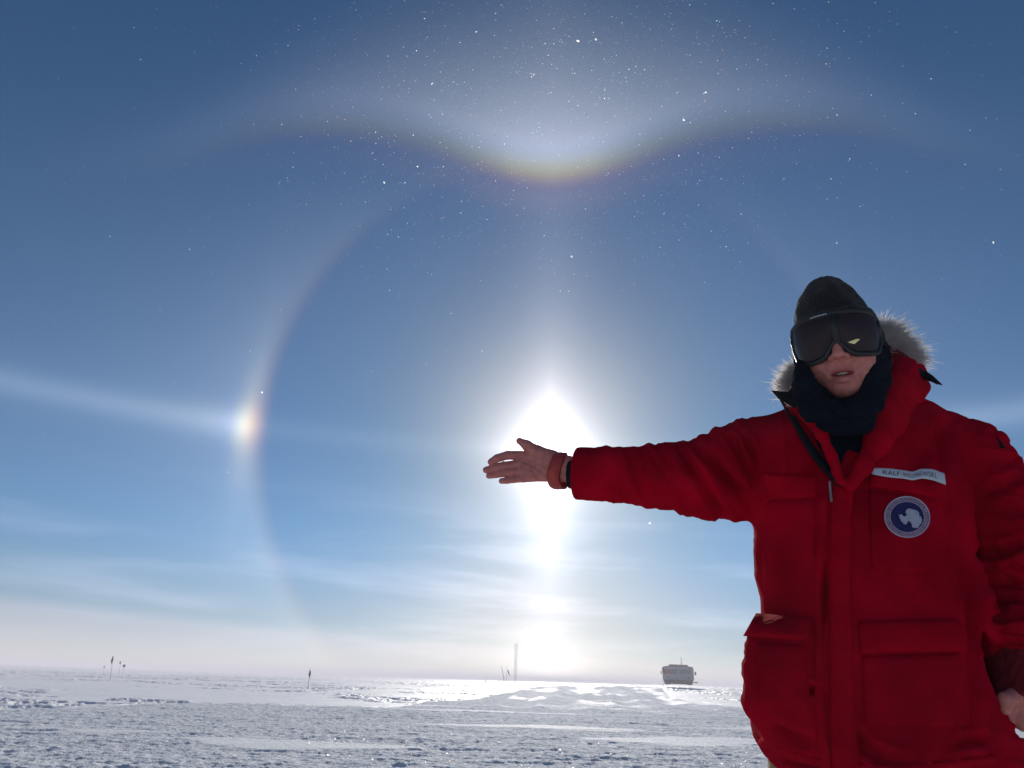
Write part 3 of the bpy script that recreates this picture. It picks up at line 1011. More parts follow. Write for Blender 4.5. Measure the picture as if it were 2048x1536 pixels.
# sharp little creases in the stiff cloth
cl_u, cl_v = px_ * 0.86 + (py_ - 940) * -0.52, px_ * 0.5 + py_ * 0.9
dsp -= sl_m * 0.0038 * ridged(cl_u / 34, cl_v / 150, 350) * (0.3 + 0.7 * (noise2(px_ / 60, py_ / 60, 351) > -0.05))
dsp -= hs_m * 0.0060 * ridged((px_ + py_ * 0.4) / 130, (py_ - px_ * 0.25) / 36, 352)
dsp -= (1 - sl_m) * (1 - hs_m) * front * 0.0018 * ridged((px_ + py_ * 0.35) / 75, (py_ - px_ * 0.3) / 120, 353, 0.07) * sstep(-0.1, 0.25, noise2(px_ / 90, py_ / 90, 354))
creases = [  # polyline, depth, half width in picture pixels
    ([(1262, 900), (1265, 930), (1278, 965), (1292, 1004)], 0.0060, 6), ([(1306, 900), (1314, 932), (1326, 960)], 0.006, 5),
    ([(1358, 892), (1378, 930), (1400, 955), (1418, 985), (1440, 1020)], 0.010, 8), ([(1393, 886), (1425, 925), (1446, 955), (1470, 975), (1508, 1018)], 0.017, 9),
    ([(1462, 868), (1480, 905), (1502, 955), (1512, 985)], 0.009, 6), ([(1486, 862), (1502, 905), (1514, 960)], 0.010, 6), ([(1425, 1000), (1450, 1032)], 0.006, 6),
    ([(1577, 850), (1578, 935)], 0.004, 4),  ([(1900, 960), (1906, 1010), (1925, 1080), (1944, 1180), (1955, 1290), (1962, 1400)], 0.015, 13),
    ([(1895, 830), (1882, 880), (1890, 950)], 0.010, 12), ([(1842, 850), (1850, 900), (1838, 935)], 0.006, 8), ([(1960, 985), (2010, 972), (2060, 940)], 0.008, 8),
    ([(1950, 1110), (2000, 1104), (2060, 1082)], 0.011, 8), ([(1962, 1172), (2010, 1165), (2060, 1168)], 0.009, 7), ([(1975, 1238), (2012, 1238), (2055, 1232)], 0.013, 6),
    ([(1985, 1300), (2020, 1285), (2060, 1290)], 0.007, 7), ([(1584, 1362), (1612, 1374), (1652, 1392)], 0.009, 6), ([(1545, 1452), (1580, 1476), (1625, 1482)], 0.010, 9),
    ([(1690, 1450), (1722, 1488), (1760, 1515), (1830, 1530)], 0.010, 9), ([(1560, 1500), (1600, 1520), (1660, 1530)], 0.008, 8),
    ([(1655, 1120), (1648, 1180), (1652, 1250)], 0.010, 8), ([(1880, 1360), (1925, 1410), (1935, 1470)], 0.007, 9), ([(1900, 1490), (1950, 1478), (1985, 1482)], 0.008, 8),
    ([(1512, 1080), (1520, 1130), (1524, 1170)], 0.006, 5)]
for line, dep, wd in creases:
    d_, t_ = pl_dist(px_, py_, line)
    env = np.clip(np.sin(np.pi * t_), 0, 1) ** 0.7
    dep *= 1.9; wd *= 1.25
    dsp -= front * env * dep * np.exp(-(d_ / wd) ** 2)
    dsp += front * env * dep * 0.35 * np.exp(-((d_ - 2.1 * wd) / wd) ** 2)
pv = pv + pn * dsp[:, None]
parka = part('parka', pv, pq, M_red)
import bmesh
for o_ in (parka, person):
    bm_ = bmesh.new(); bm_.from_mesh(o_.data)
    bmesh.ops.holes_fill(bm_, edges=[e for e in bm_.edges if e.is_boundary], sides=12)
    bm_.to_mesh(o_.data); bm_.free()
    o_.data.polygons.foreach_set('use_smooth', np.ones(len(o_.data.polygons), bool))
pt = np.vstack([pq[:, [0, 1, 2]], pq[:, [0, 2, 3]]])
bvh = BVHTree.FromPolygons(pv.tolist(), pt.tolist())


def conform(px, py, off, tree=None):
    """points lying OFF metres proud of the cloth, surveyed from the photographer's position"""
    X = np.ravel(px).astype(float); Y = np.ravel(py).astype(float)
    O = np.ravel(np.broadcast_to(off, np.shape(px))).astype(float)
    R3 = np.array([ray(x, y) for x, y in zip(X, Y)])
    c0 = Vector(CAM.tolist())
    T = np.full(len(X), np.nan)
    for i, r in enumerate(R3):
        hit = (tree or bvh).ray_cast(c0, Vector(r.tolist()))
        if hit[0] is not None: T[i] = (hit[0] - c0).length
    good = np.isfinite(T)
    if good.any():
        good &= np.abs(T - np.median(T[good])) < 0.13
    else:
        T[:] = 1.5; good[:] = True
    gi = np.nonzero(good)[0]
    for i in np.nonzero(~good)[0]:          # beyond the edge of the cloth: keep the depth of the nearest seen point
        T[i] = T[gi[np.argmin((X[gi] - X[i]) ** 2 + (Y[gi] - Y[i]) ** 2)]]
    return CAM + R3 * (T - O)[:, None]


def slab(name, PX, PY, thick, m, parent=None, edge=0.5, puff=0.0, low=0.005):
    """a sewn-on piece of cloth over a grid of survey points, with real thickness"""
    PX = np.asarray(PX, float); PY = np.asarray(PY, float)
    nu, nv = PX.shape
    prof = np.ones((nu, nv)) * thick + (0.0010 * fbm(PX / 42, PY / 26, 3, 77) if thick < 0.013 and puff else 0)
    prof[0] *= edge; prof[-1] *= edge; prof[:, 0] *= edge; prof[:, -1] *= edge
    if puff:
        s = np.sin(np.pi * np.linspace(0, 1, nu))[:, None] * np.sin(np.pi * np.linspace(0, 1, nv))[None]
        prof = prof + puff * s ** 0.6
    top = conform(PX, PY, 0.0)
    # smooth the base a little so that the piece bridges small creases
    T = top.reshape(nu, nv, 3)
    S = T.copy()
    for _ in range(2):
        S[1:-1] = (S[:-2] + S[2:] + 2 * S[1:-1]) / 4
        S[:, 1:-1] = (S[:, :-2] + S[:, 2:] + 2 * S[:, 1:-1]) / 4
    view = np.array([ray(a, b) for a, b in zip(PX.ravel(), PY.ravel())]).reshape(nu, nv, 3)
    topv = (S - view * prof[..., None]).reshape(-1, 3)
    botv = (S + view * low).reshape(-1, 3)
    i = np.arange(nu - 1)[:, None] * nv + np.arange(nv - 1)[None]
    q = np.stack([i, i + 1, i + nv + 1, i + nv], -1).reshape(-1, 4)
    ring = list(range(nv)) + [r * nv + nv - 1 for r in range(1, nu)] + [(nu - 1) * nv + c for c in range(nv - 2, -1, -1)] + [r * nv for r in range(nu - 2, 0, -1)]
    n = nu * nv
    side = [[ring[k], ring[k] + n, ring[(k + 1) % len(ring)] + n, ring[(k + 1) % len(ring)]] for k in range(len(ring))]
    f = np.vstack([q, q[:, ::-1] + n, np.array(side)])
    # make the top face the camera
    v = np.vstack([topv, botv])
    a, b, c = v[q[0][0]], v[q[0][1]], v[q[0][2]]
    if np.dot(np.cross(b - a, c - a), CAM - a) < 0: f = f[:, ::-1]
    return part(name, v, f, m, parent or parka)


def quadgrid(c, nu, nv):
    """bilinear grid over corners tl, tr, br, bl"""
    u = np.linspace(0, 1, nu)[:, None]; v = np.linspace(0, 1, nv)[None]
    P = [np.array(p, float) for p in c]
    f = lambda i: (P[0][i] * (1 - u) * (1 - v) + P[1][i] * (1 - u) * v + P[2][i] * u * v + P[3][i] * u * (1 - v))
    return f(0), f(1)


def strip(line, widths, nv=5, n=None):
    """grid along a polyline with half widths"""
    L = np.array(line, float); n = n or (len(L) - 1) * 5 + 1
    t = np.linspace(0, len(L) - 1, n)
    x = np.interp(t, range(len(L)), L[:, 0]); y = np.interp(t, range(len(L)), L[:, 1])
    k = np.ones(5) / 5
    if n > 12:
        xs = np.convolve(np.pad(x, 2, 'edge'), k, 'valid'); ys = np.convolve(np.pad(y, 2, 'edge'), k, 'valid')
        xs[0], ys[0], xs[-1], ys[-1] = x[0], y[0], x[-1], y[-1]; x, y = xs, ys
    w = np.interp(t, range(len(L)), widths)
    tx, ty = np.gradient(x), np.gradient(y); l = np.hypot(tx, ty)
    nx, ny = -ty / l, tx / l
    s = np.linspace(-1, 1, nv)
    return x[:, None] + nx[:, None] * w[:, None] * s, y[:, None] + ny[:, None] * w[:, None] * s


# storm flap down the front
slab('storm_flap', *strip([(1712, 900), (1692, 955), (1684, 1010), (1680, 1080), (1678, 1160), (1680, 1250), (1682, 1340), (1684, 1430), (1690, 1500), (1694, 1560)],
                          [20, 20, 20, 21, 22, 23, 23, 24, 26, 26], nv=7), 0.011, M_redb, low=0.012)
slab('front_facing', *strip([(1648, 985), (1644, 1060), (1638, 1160), (1640, 1260), (1636, 1350), (1640, 1440), (1650, 1500), (1655, 1555)],
                            [9, 10, 10, 9, 9, 10, 10, 10], nv=4), 0.004, M_redb)
# chest pockets
slab('pocket_flap', *quadgrid([(1524, 946), (1632, 950), (1634, 994), (1534, 998)], 9, 17), 0.006, M_redb, puff=0.003)
slab('chest_pocket', *quadgrid([(1534, 1001), (1630, 997), (1630, 1118), (1532, 1120)], 13, 13), 0.003, M_red, puff=0.003)
slab('pocket_flap', *quadgrid([(1740, 948), (1893, 968), (1890, 998), (1736, 972)], 8, 19), 0.006, M_redb, puff=0.002)
slab('chest_pocket', *quadgrid([(1738, 978), (1886, 1000), (1898, 1150), (1742, 1140)], 17, 17), 0.004, M_red, puff=0.003)
# hip pockets
slab('pocket_flap', *quadgrid([(1512, 1226), (1626, 1234), (1612, 1282), (1486, 1272)], 9, 17), 0.012, M_redb, puff=0.006, low=0.01)
slab('hip_pocket', *quadgrid([(1514, 1284), (1612, 1290), (1622, 1420), (1522, 1412)], 15, 15), 0.009, M_red, puff=0.006)
slab('pocket_flap', *quadgrid([(1716, 1243), (1930, 1236), (1934, 1302), (1722, 1308)], 10, 25), 0.011, M_redb, puff=0.005)
slab('hip_pocket', *quadgrid([(1724, 1312), (1938, 1306), (1940, 1452), (1730, 1452)], 17, 21), 0.006, M_red, puff=0.005)
# hem and yoke seams
slab('hem_band', *strip([(1518, 1480), (1560, 1506), (1620, 1524), (1700, 1534), (1800, 1538), (1900, 1530), (1990, 1516)], [8] * 7, nv=4), 0.004, M_redb)
slab('sleeve_tab', *strip([(1425, 860), (1440, 858), (1462, 862), (1480, 872)], [4.5, 5, 6, 6], nv=4), 0.006, M_redb)

# collar: rolled edges of the open front, merging into the hood
col = []
cr = [(1806, 742, 1.50), (1790, 775, 1.455), (1765, 825, 1.405), (1756, 878, 1.378), (1725, 930, 1.360), (1702, 975, 1.356)]
col += chain([W(*p) for p in cr], [0.034, 0.036, 0.028, 0.020, 0.015, 0.011], sc=(W(1760, 860, 1.38) - CAM, 1.5), k=0.02)
cr2 = [(1838, 775, 1.52), (1815, 805, 1.46), (1782, 852, 1.41), (1752, 898, 1.385)]
col += chain([W(*p) for p in cr2], [0.024, 0.026, 0.020, 0.014], k=0.03)
clf = [(1590, 818, 1.435), (1615, 830, 1.405), (1642, 868, 1.380), (1662, 912, 1.368), (1680, 962, 1.362)]
col += chain([W(*p) for p in clf], [0.011, 0.012, 0.011, 0.009, 0.008], k=0.012)
cv, cq = surf(col, W(1560, 1010, 1.30) - [0.06, 0.06, 0.06], W(1900, 700, 1.62) + 0.05, 0.004)
cn = vnormals(cv, cq); cx_, cy_ = to_px(cv)
cv = cv + cn * (0.0022 * fbm(cx_ / 45, cy_ / 60, 3, 401) + 0.002 * noise2((cx_ + cy_ * 0.6) / 16, (cy_ - cx_) / 120, 402))[:, None]
part('collar', cv, cq, M_redb, parka)

# black flap of the collar standing out to the side
fl = np.array([W(1542, 781, 1.46), W(1575, 784, 1.44), W(1612, 790, 1.42), W(1640, 822, 1.39), W(1612, 834, 1.40), W(1580, 812, 1.43), W(1556, 797, 1.45)])
nrm = np.array([0.25, 0.9, 0.2]); nrm /= np.linalg.norm(nrm)
def prism(loop, th, jag=0):
    L = np.asarray(loop); n = len(L); c = L.mean(0)
    v = np.vstack([L - nrm * th, L + nrm * th, [c - nrm * th * 1.8], [c + nrm * th * 1.8]])
    t = [[2 * n, (k + 1) % n, k] for k in range(n)] + [[2 * n + 1, n + k, n + (k + 1) % n] for k in range(n)]
    q = [[k, (k + 1) % n, n + (k + 1) % n, n + k] for k in range(n)]
    return v, [np.array(t), np.array(q)]
v_, f_ = prism(fl, 0.004)
part('collar_lining', v_, f_, M_black, parka, smooth=False)
# black zip edge hanging diagonally across the chest
slab('zip_edge', *strip([(1583, 832), (1600, 862), (1622, 898), (1648, 932), (1672, 958), (1680, 975)], [6, 7, 9, 9, 8, 5], nv=5), 0.012, M_black, low=0.02)
tube([W(1583, 838, 1.415), W(1572, 818, 1.43), W(1562, 800, 1.44)], [0.003, 0.003], 6, M_black, 'cord', None)
_c = bpy.data.objects['cord']; _c.parent = parka; _c.data.transform(Matrix.Translation(-Vector(base.tolist())))
tube([W(1659, 962, 1.352), W(1661, 985, 1.352), W(1663, 1003, 1.35)], [0.0022, 0.0022], 6, M_grey, 'zip_pull', None)
_c = bpy.data.objects['zip_pull']; _c.parent = parka; _c.data.transform(Matrix.Translation(-Vector(base.tolist())))

# name tape
tt = np.array([(1743.6, 935.5), (1779, 937), (1809, 940.6), (1825, 944), (1841, 937.5), (1865, 938), (1889, 947)])
tb = np.array([(1743.6, 948.5), (1779.5, 955), (1809, 957.5), (1825, 961), (1845, 956.5), (1868, 961), (1892, 970)])
def tape_pt(u, v):
    k = np.linspace(0, 1, 7)
    ax, ay, bx, by = (np.interp(u, k, c) for c in (tt[:, 0], tt[:, 1], tb[:, 0], tb[:, 1]))
    return ax * (1 - v) + bx * v, ay * (1 - v) + by * v
u, v = np.linspace(0, 1, 37), np.linspace(0, 1, 5)
U, V = np.meshgrid(u, v)
PX, PY = tape_pt(U, V)
tape = slab('name_tape', PX, PY, 0.0105, M_tape, low=0.004, edge=1.0)


def text_mesh(s, size=1.0):
    c = bpy.data.curves.new('lettering', 'FONT')
    c.body = s; c.size = size; c.align_x = 'CENTER'; c.align_y = 'CENTER'
    c.space_character = 1.08
    o = bpy.data.objects.new('lettering', c); COL.objects.link(o)
    dg = bpy.context.evaluated_depsgraph_get()
    m = bpy.data.meshes.new_from_object(o.evaluated_get(dg))
    v = np.array([tuple(x.co) for x in m.vertices]); f = [tuple(p.vertices) for p in m.polygons]
    bpy.data.objects.remove(o); bpy.data.curves.remove(c); bpy.data.meshes.remove(m)
    return v[:, :2], f


def lettering(name, P, f, off, m, parent, tree):
    """flat letters laid on the cloth: P are picture positions of the outline points"""
    v = conform(P[:, 0], P[:, 1], off, tree)
    me_ = bpy.data.meshes.new(name)
    me_.from_pydata([tuple(a) for a in local(v)], [], f)
    me_.materials.append(m)
    return link(name, me_, parent)


def tree_of(o):
    m = o.data
    return BVHTree.FromPolygons([tuple(np.array(x.co) + base) for x in m.vertices], [tuple(p.vertices) for p in m.polygons])


lv, lf = text_mesh('RALF WISCHNEWSKI')
mn, mxx = lv.min(0), lv.max(0)
lu = 0.105 + (lv[:, 0] - mn[0]) / (mxx[0] - mn[0]) * 0.765
lvv = 0.70 - (lv[:, 1] - mn[1]) / (mxx[1] - mn[1]) * 0.46
LX, LY = tape_pt(lu, lvv)
lettering('lettering', np.stack([LX, LY], 1), lf, 0.0012, M_ink, tape, tree_of(tape))

# round badge: ring with lettering round a map of the southern continent
BC, BR, BS = (1814.5, 1034.0), 45.5, 41.0
def disc(r0, r1, name, off, m, parent, tree, n=56):
    a = np.linspace(0, 2 * np.pi, n, endpoint=False)
    if r0 == 0:
        rs = np.array([0.02, 0.35, 0.7, 1.0]) * r1
    else:
        rs = np.array([r0, r1])
    P = np.array([(BC[0] + BR * r * math.cos(t) - 3.0 * r * math.sin(t), BC[1] + BS * r * math.sin(t) + 4.0 * r * math.cos(t)) for r in rs for t in a])
    top = conform(P[:, 0], P[:, 1], off, tree)
    bot = top + np.array([ray(*p) for p in P]) * (off + 0.003)
    nr = len(rs); q = []
    for i in range(nr - 1):
        for k in range(n):
            q.append([i * n + k, (i + 1) * n + k, (i + 1) * n + (k + 1) % n, i * n + (k + 1) % n])
    N = nr * n
    q += [[(nr - 1) * n + k, N + (nr - 1) * n + k, N + (nr - 1) * n + (k + 1) % n, (nr - 1) * n + (k + 1) % n] for k in range(n)]
    if r0:
        q += [[(k + 1) % n, N + (k + 1) % n, N + k, k] for k in range(n)]
        return part(name, np.vstack([top, bot]), np.array(q), m, parent, smooth=False)
    cc = conform([BC[0]], [BC[1]], off, tree)
    tri = [[2 * N, k, (k + 1) % n] for k in range(n)]
    return part(name, np.vstack([top, bot, cc]), [np.array(q), np.array(tri)], m, parent, smooth=True)


big = [o for o in bpy.data.objects if o.name.startswith('chest_pocket')]
allv, allf = [pv], [pt]
cnt_ = len(pv)
for o in big:
    vv = np.array([tuple(x.co) for x in o.data.vertices]) + base
    ff = np.array([tuple(p.vertices) for p in o.data.polygons])
    allv.append(vv); allf.append(np.vstack([ff[:, [0, 1, 2]], ff[:, [0, 2, 3]]]) + cnt_); cnt_ += len(vv)
tree2 = BVHTree.FromPolygons(np.vstack(allv).tolist(), np.vstack(allf).tolist())
badge = disc(0, 1.0, 'badge', 0.003, M_emb_navy, parka, tree2)
btree = tree_of(badge)
disc(0.955, 1.01, 'badge_border', 0.0022, M_emb_white, badge, tree2 and btree)
disc(0.76, 0.955, 'badge_ring', 0.0012, M_emb_ring, badge, btree)
disc(0.735, 0.765, 'badge_border', 0.0022, M_emb_white, badge, btree)


def on_badge(x, y):
    return BC[0] + BR * x - 3.0 * y, BC[1] + BS * y + 4.0 * x


cont = [(-.42, -.10), (-.33, -.05), (-.28, -.12), (-.18, -.03), (-.10, -.02), (-.02, -.10), (-.10, -.22), (-.06, -.36), (.06, -.43), (.20, -.40), (.32, -.38),
        (.44, -.33), (.52, -.22), (.50, -.14), (.60, -.06), (.66, .08), (.64, .24), (.56, .34), (.52, .48), (.34, .50), (.24, .46), (.22, .32),
        (.16, .24), (.08, .18), (.02, .26), (-.02, .36), (-.12, .36), (-.20, .26), (-.28, .20), (-.30, .10), (-.36, .06), (-.34, -.01)]
cp = np.array([on_badge(*p) for p in cont])
lettering('continent_map', cp, [tuple(range(len(cp)))], 0.0022, M_emb_white, badge, btree)
seg_txt = 'UNITED STATES ANTARCTIC PROGRAM'
seg_bot = 'NATIONAL SCIENCE FOUNDATION'
for s_, up_ in ((seg_txt, True), (seg_bot, False)):
    lv, lf = text_mesh(s_)
    mn, mxx = lv.min(0), lv.max(0)
    t = (lv[:, 0] - mn[0]) / (mxx[0] - mn[0])
    r = (lv[:, 1] - mn[1]) / (mxx[1] - mn[1])
    if up_:
        a = math.radians(-205) + t * math.radians(230); rr = 0.79 + r * 0.13
    else:
        a = math.radians(148) - t * math.radians(116); rr = 0.92 - r * 0.13
    X_, Y__ = on_badge(rr * np.cos(a), rr * np.sin(a))
    lettering('lettering', np.stack([X_, Y__], 1), lf, 0.0022, M_emb_white, badge, btree)

# black patch on the far sleeve, knit cuff with tab
slab('sleeve_patch', *quadgrid([(1993, 872), (2006, 886), (2016, 904), (2000, 894)], 4, 5), 0.004, M_black)
cuf = [seg(cl - nl_ * 0.015, cl + nl_ * 0.088, 0.073, 0.063, k=0), seg(cl + nl_ * 0.03, cl + nl_ * 0.09, 0.043, k=0.003, op='s'),
       plane(cl + nl_ * 0.084, nl_)]
kv, kq = surf(cuf, cl - 0.15, cl + 0.15, 0.004)
kx, ky = to_px(kv)
kv = kv + vnormals(kv, kq) * (0.003 * noise2((kx + ky * .3) / 12, ky / 26, 500))[:, None]
part('cuff', kv, kq, M_darkred, parka)
c1 = WR_R - (WR_R - EL_R) / np.linalg.norm(WR_R - EL_R) * 0.012
dw = (WR_R - EL_R) / np.linalg.norm(WR_R - EL_R)
kv, kq = surf([seg(cut - nr_ * 0.03, cut + nr_ * 0.016, 0.037, 0.036, k=0), plane(cut + nr_ * 0.016, nr_),
               seg(cut + nr_ * 0.0, cut + nr_ * 0.03, 0.030, sc=(_n, 1.2), k=0.002, op='s')], cut - 0.09, cut + 0.09, 0.003)
part('inner_cuff', kv, kq, M_black, parka)
# wristband, loose, sagging below the wrist
wb = h(1118, 940)
ang = np.linspace(0, 2 * np.pi, 40, endpoint=False)
au = np.array([0, 0, 1.0]); au = au - dw * (au @ dw); au /= np.linalg.norm(au)
av = np.cross(dw, au)
v = []; prof = [(-0.016, 0.0), (-0.014, 0.0045), (0.0, 0.006), (0.014, 0.0045), (0.016, 0.0), (0.0, -0.001)]
for t in ang:
    rad = np.array([math.cos(t) * 0.0385, math.sin(t) * 0.0365])
    dirn = au * math.cos(t) + av * math.sin(t)
    for a, b in prof:
        v.append(wb - au * 0.0015 + au * rad[0] + av * rad[1] + dw * (a + 0.004 * math.sin(t * 2)) + dirn * b)
m_ = len(prof)
q = [[i * m_ + k, ((i + 1) % 40) * m_ + k, ((i + 1) % 40) * m_ + (k + 1) % m_, i * m_ + (k + 1) % m_] for i in range(40) for k in range(m_)]
wbo = part('wristband', np.array(v), np.array(q), M_band)
kv, kq = surf([ell(wb - au * 0.040 + dw * 0.0, (0.016, 0.012, 0.007), k=0)], wb - 0.08, wb + 0.08, 0.003)
part('clasp', kv, kq, M_band, wbo)
kv, kq = surf([ell(wb + au * 0.038 - dw * 0.010, (0.007, 0.010, 0.006), k=0)], wb - 0.08, wb + 0.08, 0.003)
part('buckle', kv, kq, M_band, wbo)

# ---- trousers and boots
z_h = HIP[2] + 0.06
tr = [seg((HIP[0] - 0.10, 1.53, z_h), (HIP[0] - 0.14, 1.54, 0.5), 0.112, 0.095, k=0), seg((HIP[0] - 0.14, 1.54, 0.5), (HIP[0] - 0.16, 1.56, 0.16), 0.100, 0.085, k=0.02),
      seg((HIP[0] + 0.10, 1.53, z_h), (HIP[0] + 0.14, 1.54, 0.5), 0.112, 0.095, k=0.03), seg((HIP[0] + 0.14, 1.54, 0.5), (HIP[0] + 0.16, 1.56, 0.16), 0.100, 0.085, k=0.02)]
kv, kq = surf(tr, [HIP[0] - 0.35, 1.3, 0.04], [HIP[0] + 0.35, 1.8, z_h + 0.15], 0.010)
kx, ky = to_px(kv)
kv = kv + vnormals(kv, kq) * (0.006 * noise2(kv[:, 0] / .05, kv[:, 2] / .04, 510))[:, None]
part('trousers', kv, kq, M_tan)
for s in (-1, 1):
    bx = HIP[0] + s * 0.16
    kv, kq = surf([seg((bx, 1.56, 0.30), (bx, 1.56, 0.09), 0.078, 0.066, k=0), seg((bx, 1.56, 0.06), (bx + s * 0.03, 1.40, 0.055), 0.060, 0.052, k=0.04),
                   plane((0, 0, 0.0), (0, 0, -1))], [bx - 0.15, 1.28, -0.02], [bx + 0.15, 1.72, 0.42], 0.008)
    part('boot', kv, kq, M_boot)

# ---- beanie
bn = [ell(H(0, 0.050, -0.016), (0.0865, 0.098, 0.103), HR, k=0), ell(H(-0.004, 0.114, -0.020), (0.066, 0.063, 0.076), HR, k=0.03),
      seg(H(-0.010, 0.160, -0.012), H(0.010, 0.163, -0.010), 0.018, 0.016, k=0.03),
      plane(H(0, 0.006, 0), -EU * 0.97 - EW * 0.22)]
kv, kq = surf(bn, HO - 0.24, HO + 0.24, 0.0035)
kn = vnormals(kv, kq); hl = (kv - HO) @ HR
th = np.arctan2(hl[:, 0], hl[:, 2] + 0.02)
kv = kv + kn * (0.0006 * np.cos(th * 62 + 2 * noise2(th * 3, hl[:, 1] * 20, 521)) + 0.003 * noise2(th * 2.2, hl[:, 1] * 26, 520) + 0.003 * np.exp(-((hl[:, 1] - 0.075 - 0.006 * np.sin(th * 2)) / 0.004) ** 2)
                - 0.0045 * sstep(0.072, 0.084, hl[:, 1]))[:, None]
beanie = part('beanie', kv, kq, M_knit)

# ---- fleece balaclava and neck gaiter round the face
fc = lambda *a, **k: ell(*a, R=HR, **k)
gt = [fc(H(0, 0.0, -0.012), (0.086, 0.098, 0.098), k=0), fc(H(0, -0.055, 0.014), (0.075, 0.068, 0.074), k=0.03),
      seg(H(0, -0.10, -0.02), H(-0.002, -0.19, -0.04), 0.078, 0.084, k=0.03)]
gt += chain([W(1598, 756, 1.44), W(1604, 786, 1.41), W(1628, 818, 1.38), W(1675, 836, 1.36), W(1714, 830, 1.36), W(1740, 805, 1.37), W(1757, 760, 1.40),
             W(1768, 705, 1.45)], [0.016, 0.021, 0.026, 0.032, 0.032, 0.026, 0.020, 0.016], k=0.02)
gt += chain([W(1756, 668, 1.46), W(1757, 702, 1.43), W(1740, 752, 1.385)], [0.014, 0.018, 0.020], k=0.02)
gt += chain([W(1605, 715, 1.42), W(1607, 745, 1.40), W(1612, 770, 1.38)], [0.010, 0.018, 0.022], k=0.02)
gt += [fc(H(-0.002, -0.022, 0.085), (0.0565, 0.083, 0.060), k=0.012, op='s'),
       fc(H(-0.004, -0.085, 0.105), (0.030, 0.034, 0.050), k=0.015, op='s')]
kv, kq = surf(gt, HO - 0.33, HO + 0.26, 0.004)
kx, ky = to_px(kv)
kv = kv + vnormals(kv, kq) * (0.0035 * fbm(kx / 60, ky / 40, 3, 530) - 0.006 * ridged((kx - 1690) / 120, (ky + 0.0016 * (kx - 1690) ** 2) / 26, 535, 0.12) + 0.003 * noise2((kx * 0.3 + ky) / 14, kx / 70, 533) * sstep(740, 780, ky))[:, None]
gaiter = part('neck_gaiter', kv, kq, M_navy)
# dark jersey filling the open neck of the parka
slab('jersey', *quadgrid([(1592, 806), (1765, 806), (1708, 972), (1678, 972)], 17, 15), 0.004, M_navy, parka, puff=0.004)

# ---- goggles
def ggl(s, t):
    """lens surface: s across -1..1, t up 0..1, as (x, u, w) in the head frame"""
    top = 0.0625 - 0.012 * abs(s) ** 3 - 0.010 * (abs(s) > 0.9) * (abs(s) - 0.9) * 10
    lobe = -0.027 - 0.004 * math.cos((abs(s) - 0.5) * 3.6)
    bot = lobe + 0.031 * math.exp(-(s / 0.17) ** 2) + 0.040 * max(0, abs(s) - 0.70) ** 2 / 0.09
    u = bot + (top - bot) * t
    x = 0.0840 * math.sin(s * 1.30) / math.sin(1.30)
    w = 0.119 - 0.060 * (1 - math.cos(s * 1.30)) / (1 - math.cos(1.30)) - 0.010 * (t - 0.5) ** 2 * 4
    return x, u, w


NS, NT = 49, 15
lens_v, lens_q = [], []
for off in (0.0, -0.004):
    for i in range(NS):
        for j in range(NT):
            s = -0.95 + 1.90 * i / (NS - 1); t = 0.06 + 0.88 * j / (NT - 1)
            x, u, w = ggl(s, t)
            lens_v.append(H(x, u, w + off - 0.0015))
for i in range(NS - 1):
    for j in range(NT - 1):
        a = i * NT + j
        lens_q.append([a, a + NT, a + NT + 1, a + 1])
        b = a + NS * NT
        lens_q.append([b, b + 1, b + NT + 1, b + NT])
gog = bpy.data.objects.new('goggles', None)
COL.objects.link(gog); gog.parent = person
gog.empty_display_size = 0.05
part('lens', np.array(lens_v), np.array(lens_q), M_lens, gog)
# frame: deep rim following the outline
outl = [(-1 + 2 * i / 60, 1.0) for i in range(61)] + [(1, 1 - j / 10) for j in range(1, 10)] + [(1 - 2 * i / 60, 0.0) for i in range(61)] + [(-1, j / 10) for j in range(1, 10)]
sec = [(0.002, 0.004), (0.0, 0.0055), (-0.006, 0.0045), (-0.030, 0.002), (-0.030, -0.006), (-0.004, -0.0065), (0.0015, -0.004)]
pts = [np.array(ggl(s, t)) for s, t in outl]
cen = np.array([0, 0.018, 0.09])
v = []
for i, p in enumerate(pts):
    tg = pts[(i + 1) % len(pts)] - pts[i - 1]; tg /= np.linalg.norm(tg)
    fw = np.array([0.55 * p[0] / 0.09, 0, 1.0]); fw /= np.linalg.norm(fw)
    on = np.cross(fw, tg); on /= np.linalg.norm(on)
    if on @ (p - cen * [1, 1, 0] - [0, 0, p[2]]) < 0: on = -on
    back = 1.0 if abs(p[0]) < 0.07 else 1.2
    for a, b in sec:
        q3 = p + fw * a * (back if a < -0.01 else 1) + on * b
        v.append(H(*q3))
n, m_ = len(pts), len(sec)
q = [[i * m_ + k, ((i + 1) % n) * m_ + k, ((i + 1) % n) * m_ + (k + 1) % m_, i * m_ + (k + 1) % m_] for i in range(n) for k in range(m_)]
fr = part('frame', np.array(v), np.array(q), M_frame, gog)
# strap round the beanie
v = []
NA = 60
for i in range(NA):
    a = math.radians(62) + math.radians(236) * i / (NA - 1)
    x, w = 0.0925 * math.sin(a), -0.016 + 0.110 * math.cos(a)
    u0 = 0.012 + 0.004 * math.cos(a)
    for du, e in ((-0.017, 0), (-0.017, 0.003), (0.017, 0.003), (0.017, 0)):
        v.append(H(x * (1 + e * 8), u0 + du, w * (1 + e * 8)))
q = [[i * 4 + k, (i + 1) * 4 + k, (i + 1) * 4 + (k + 1) % 4, i * 4 + (k + 1) % 4] for i in range(NA - 1) for k in range(4)]
part('strap', np.array(v), np.array(q), M_black, gog)
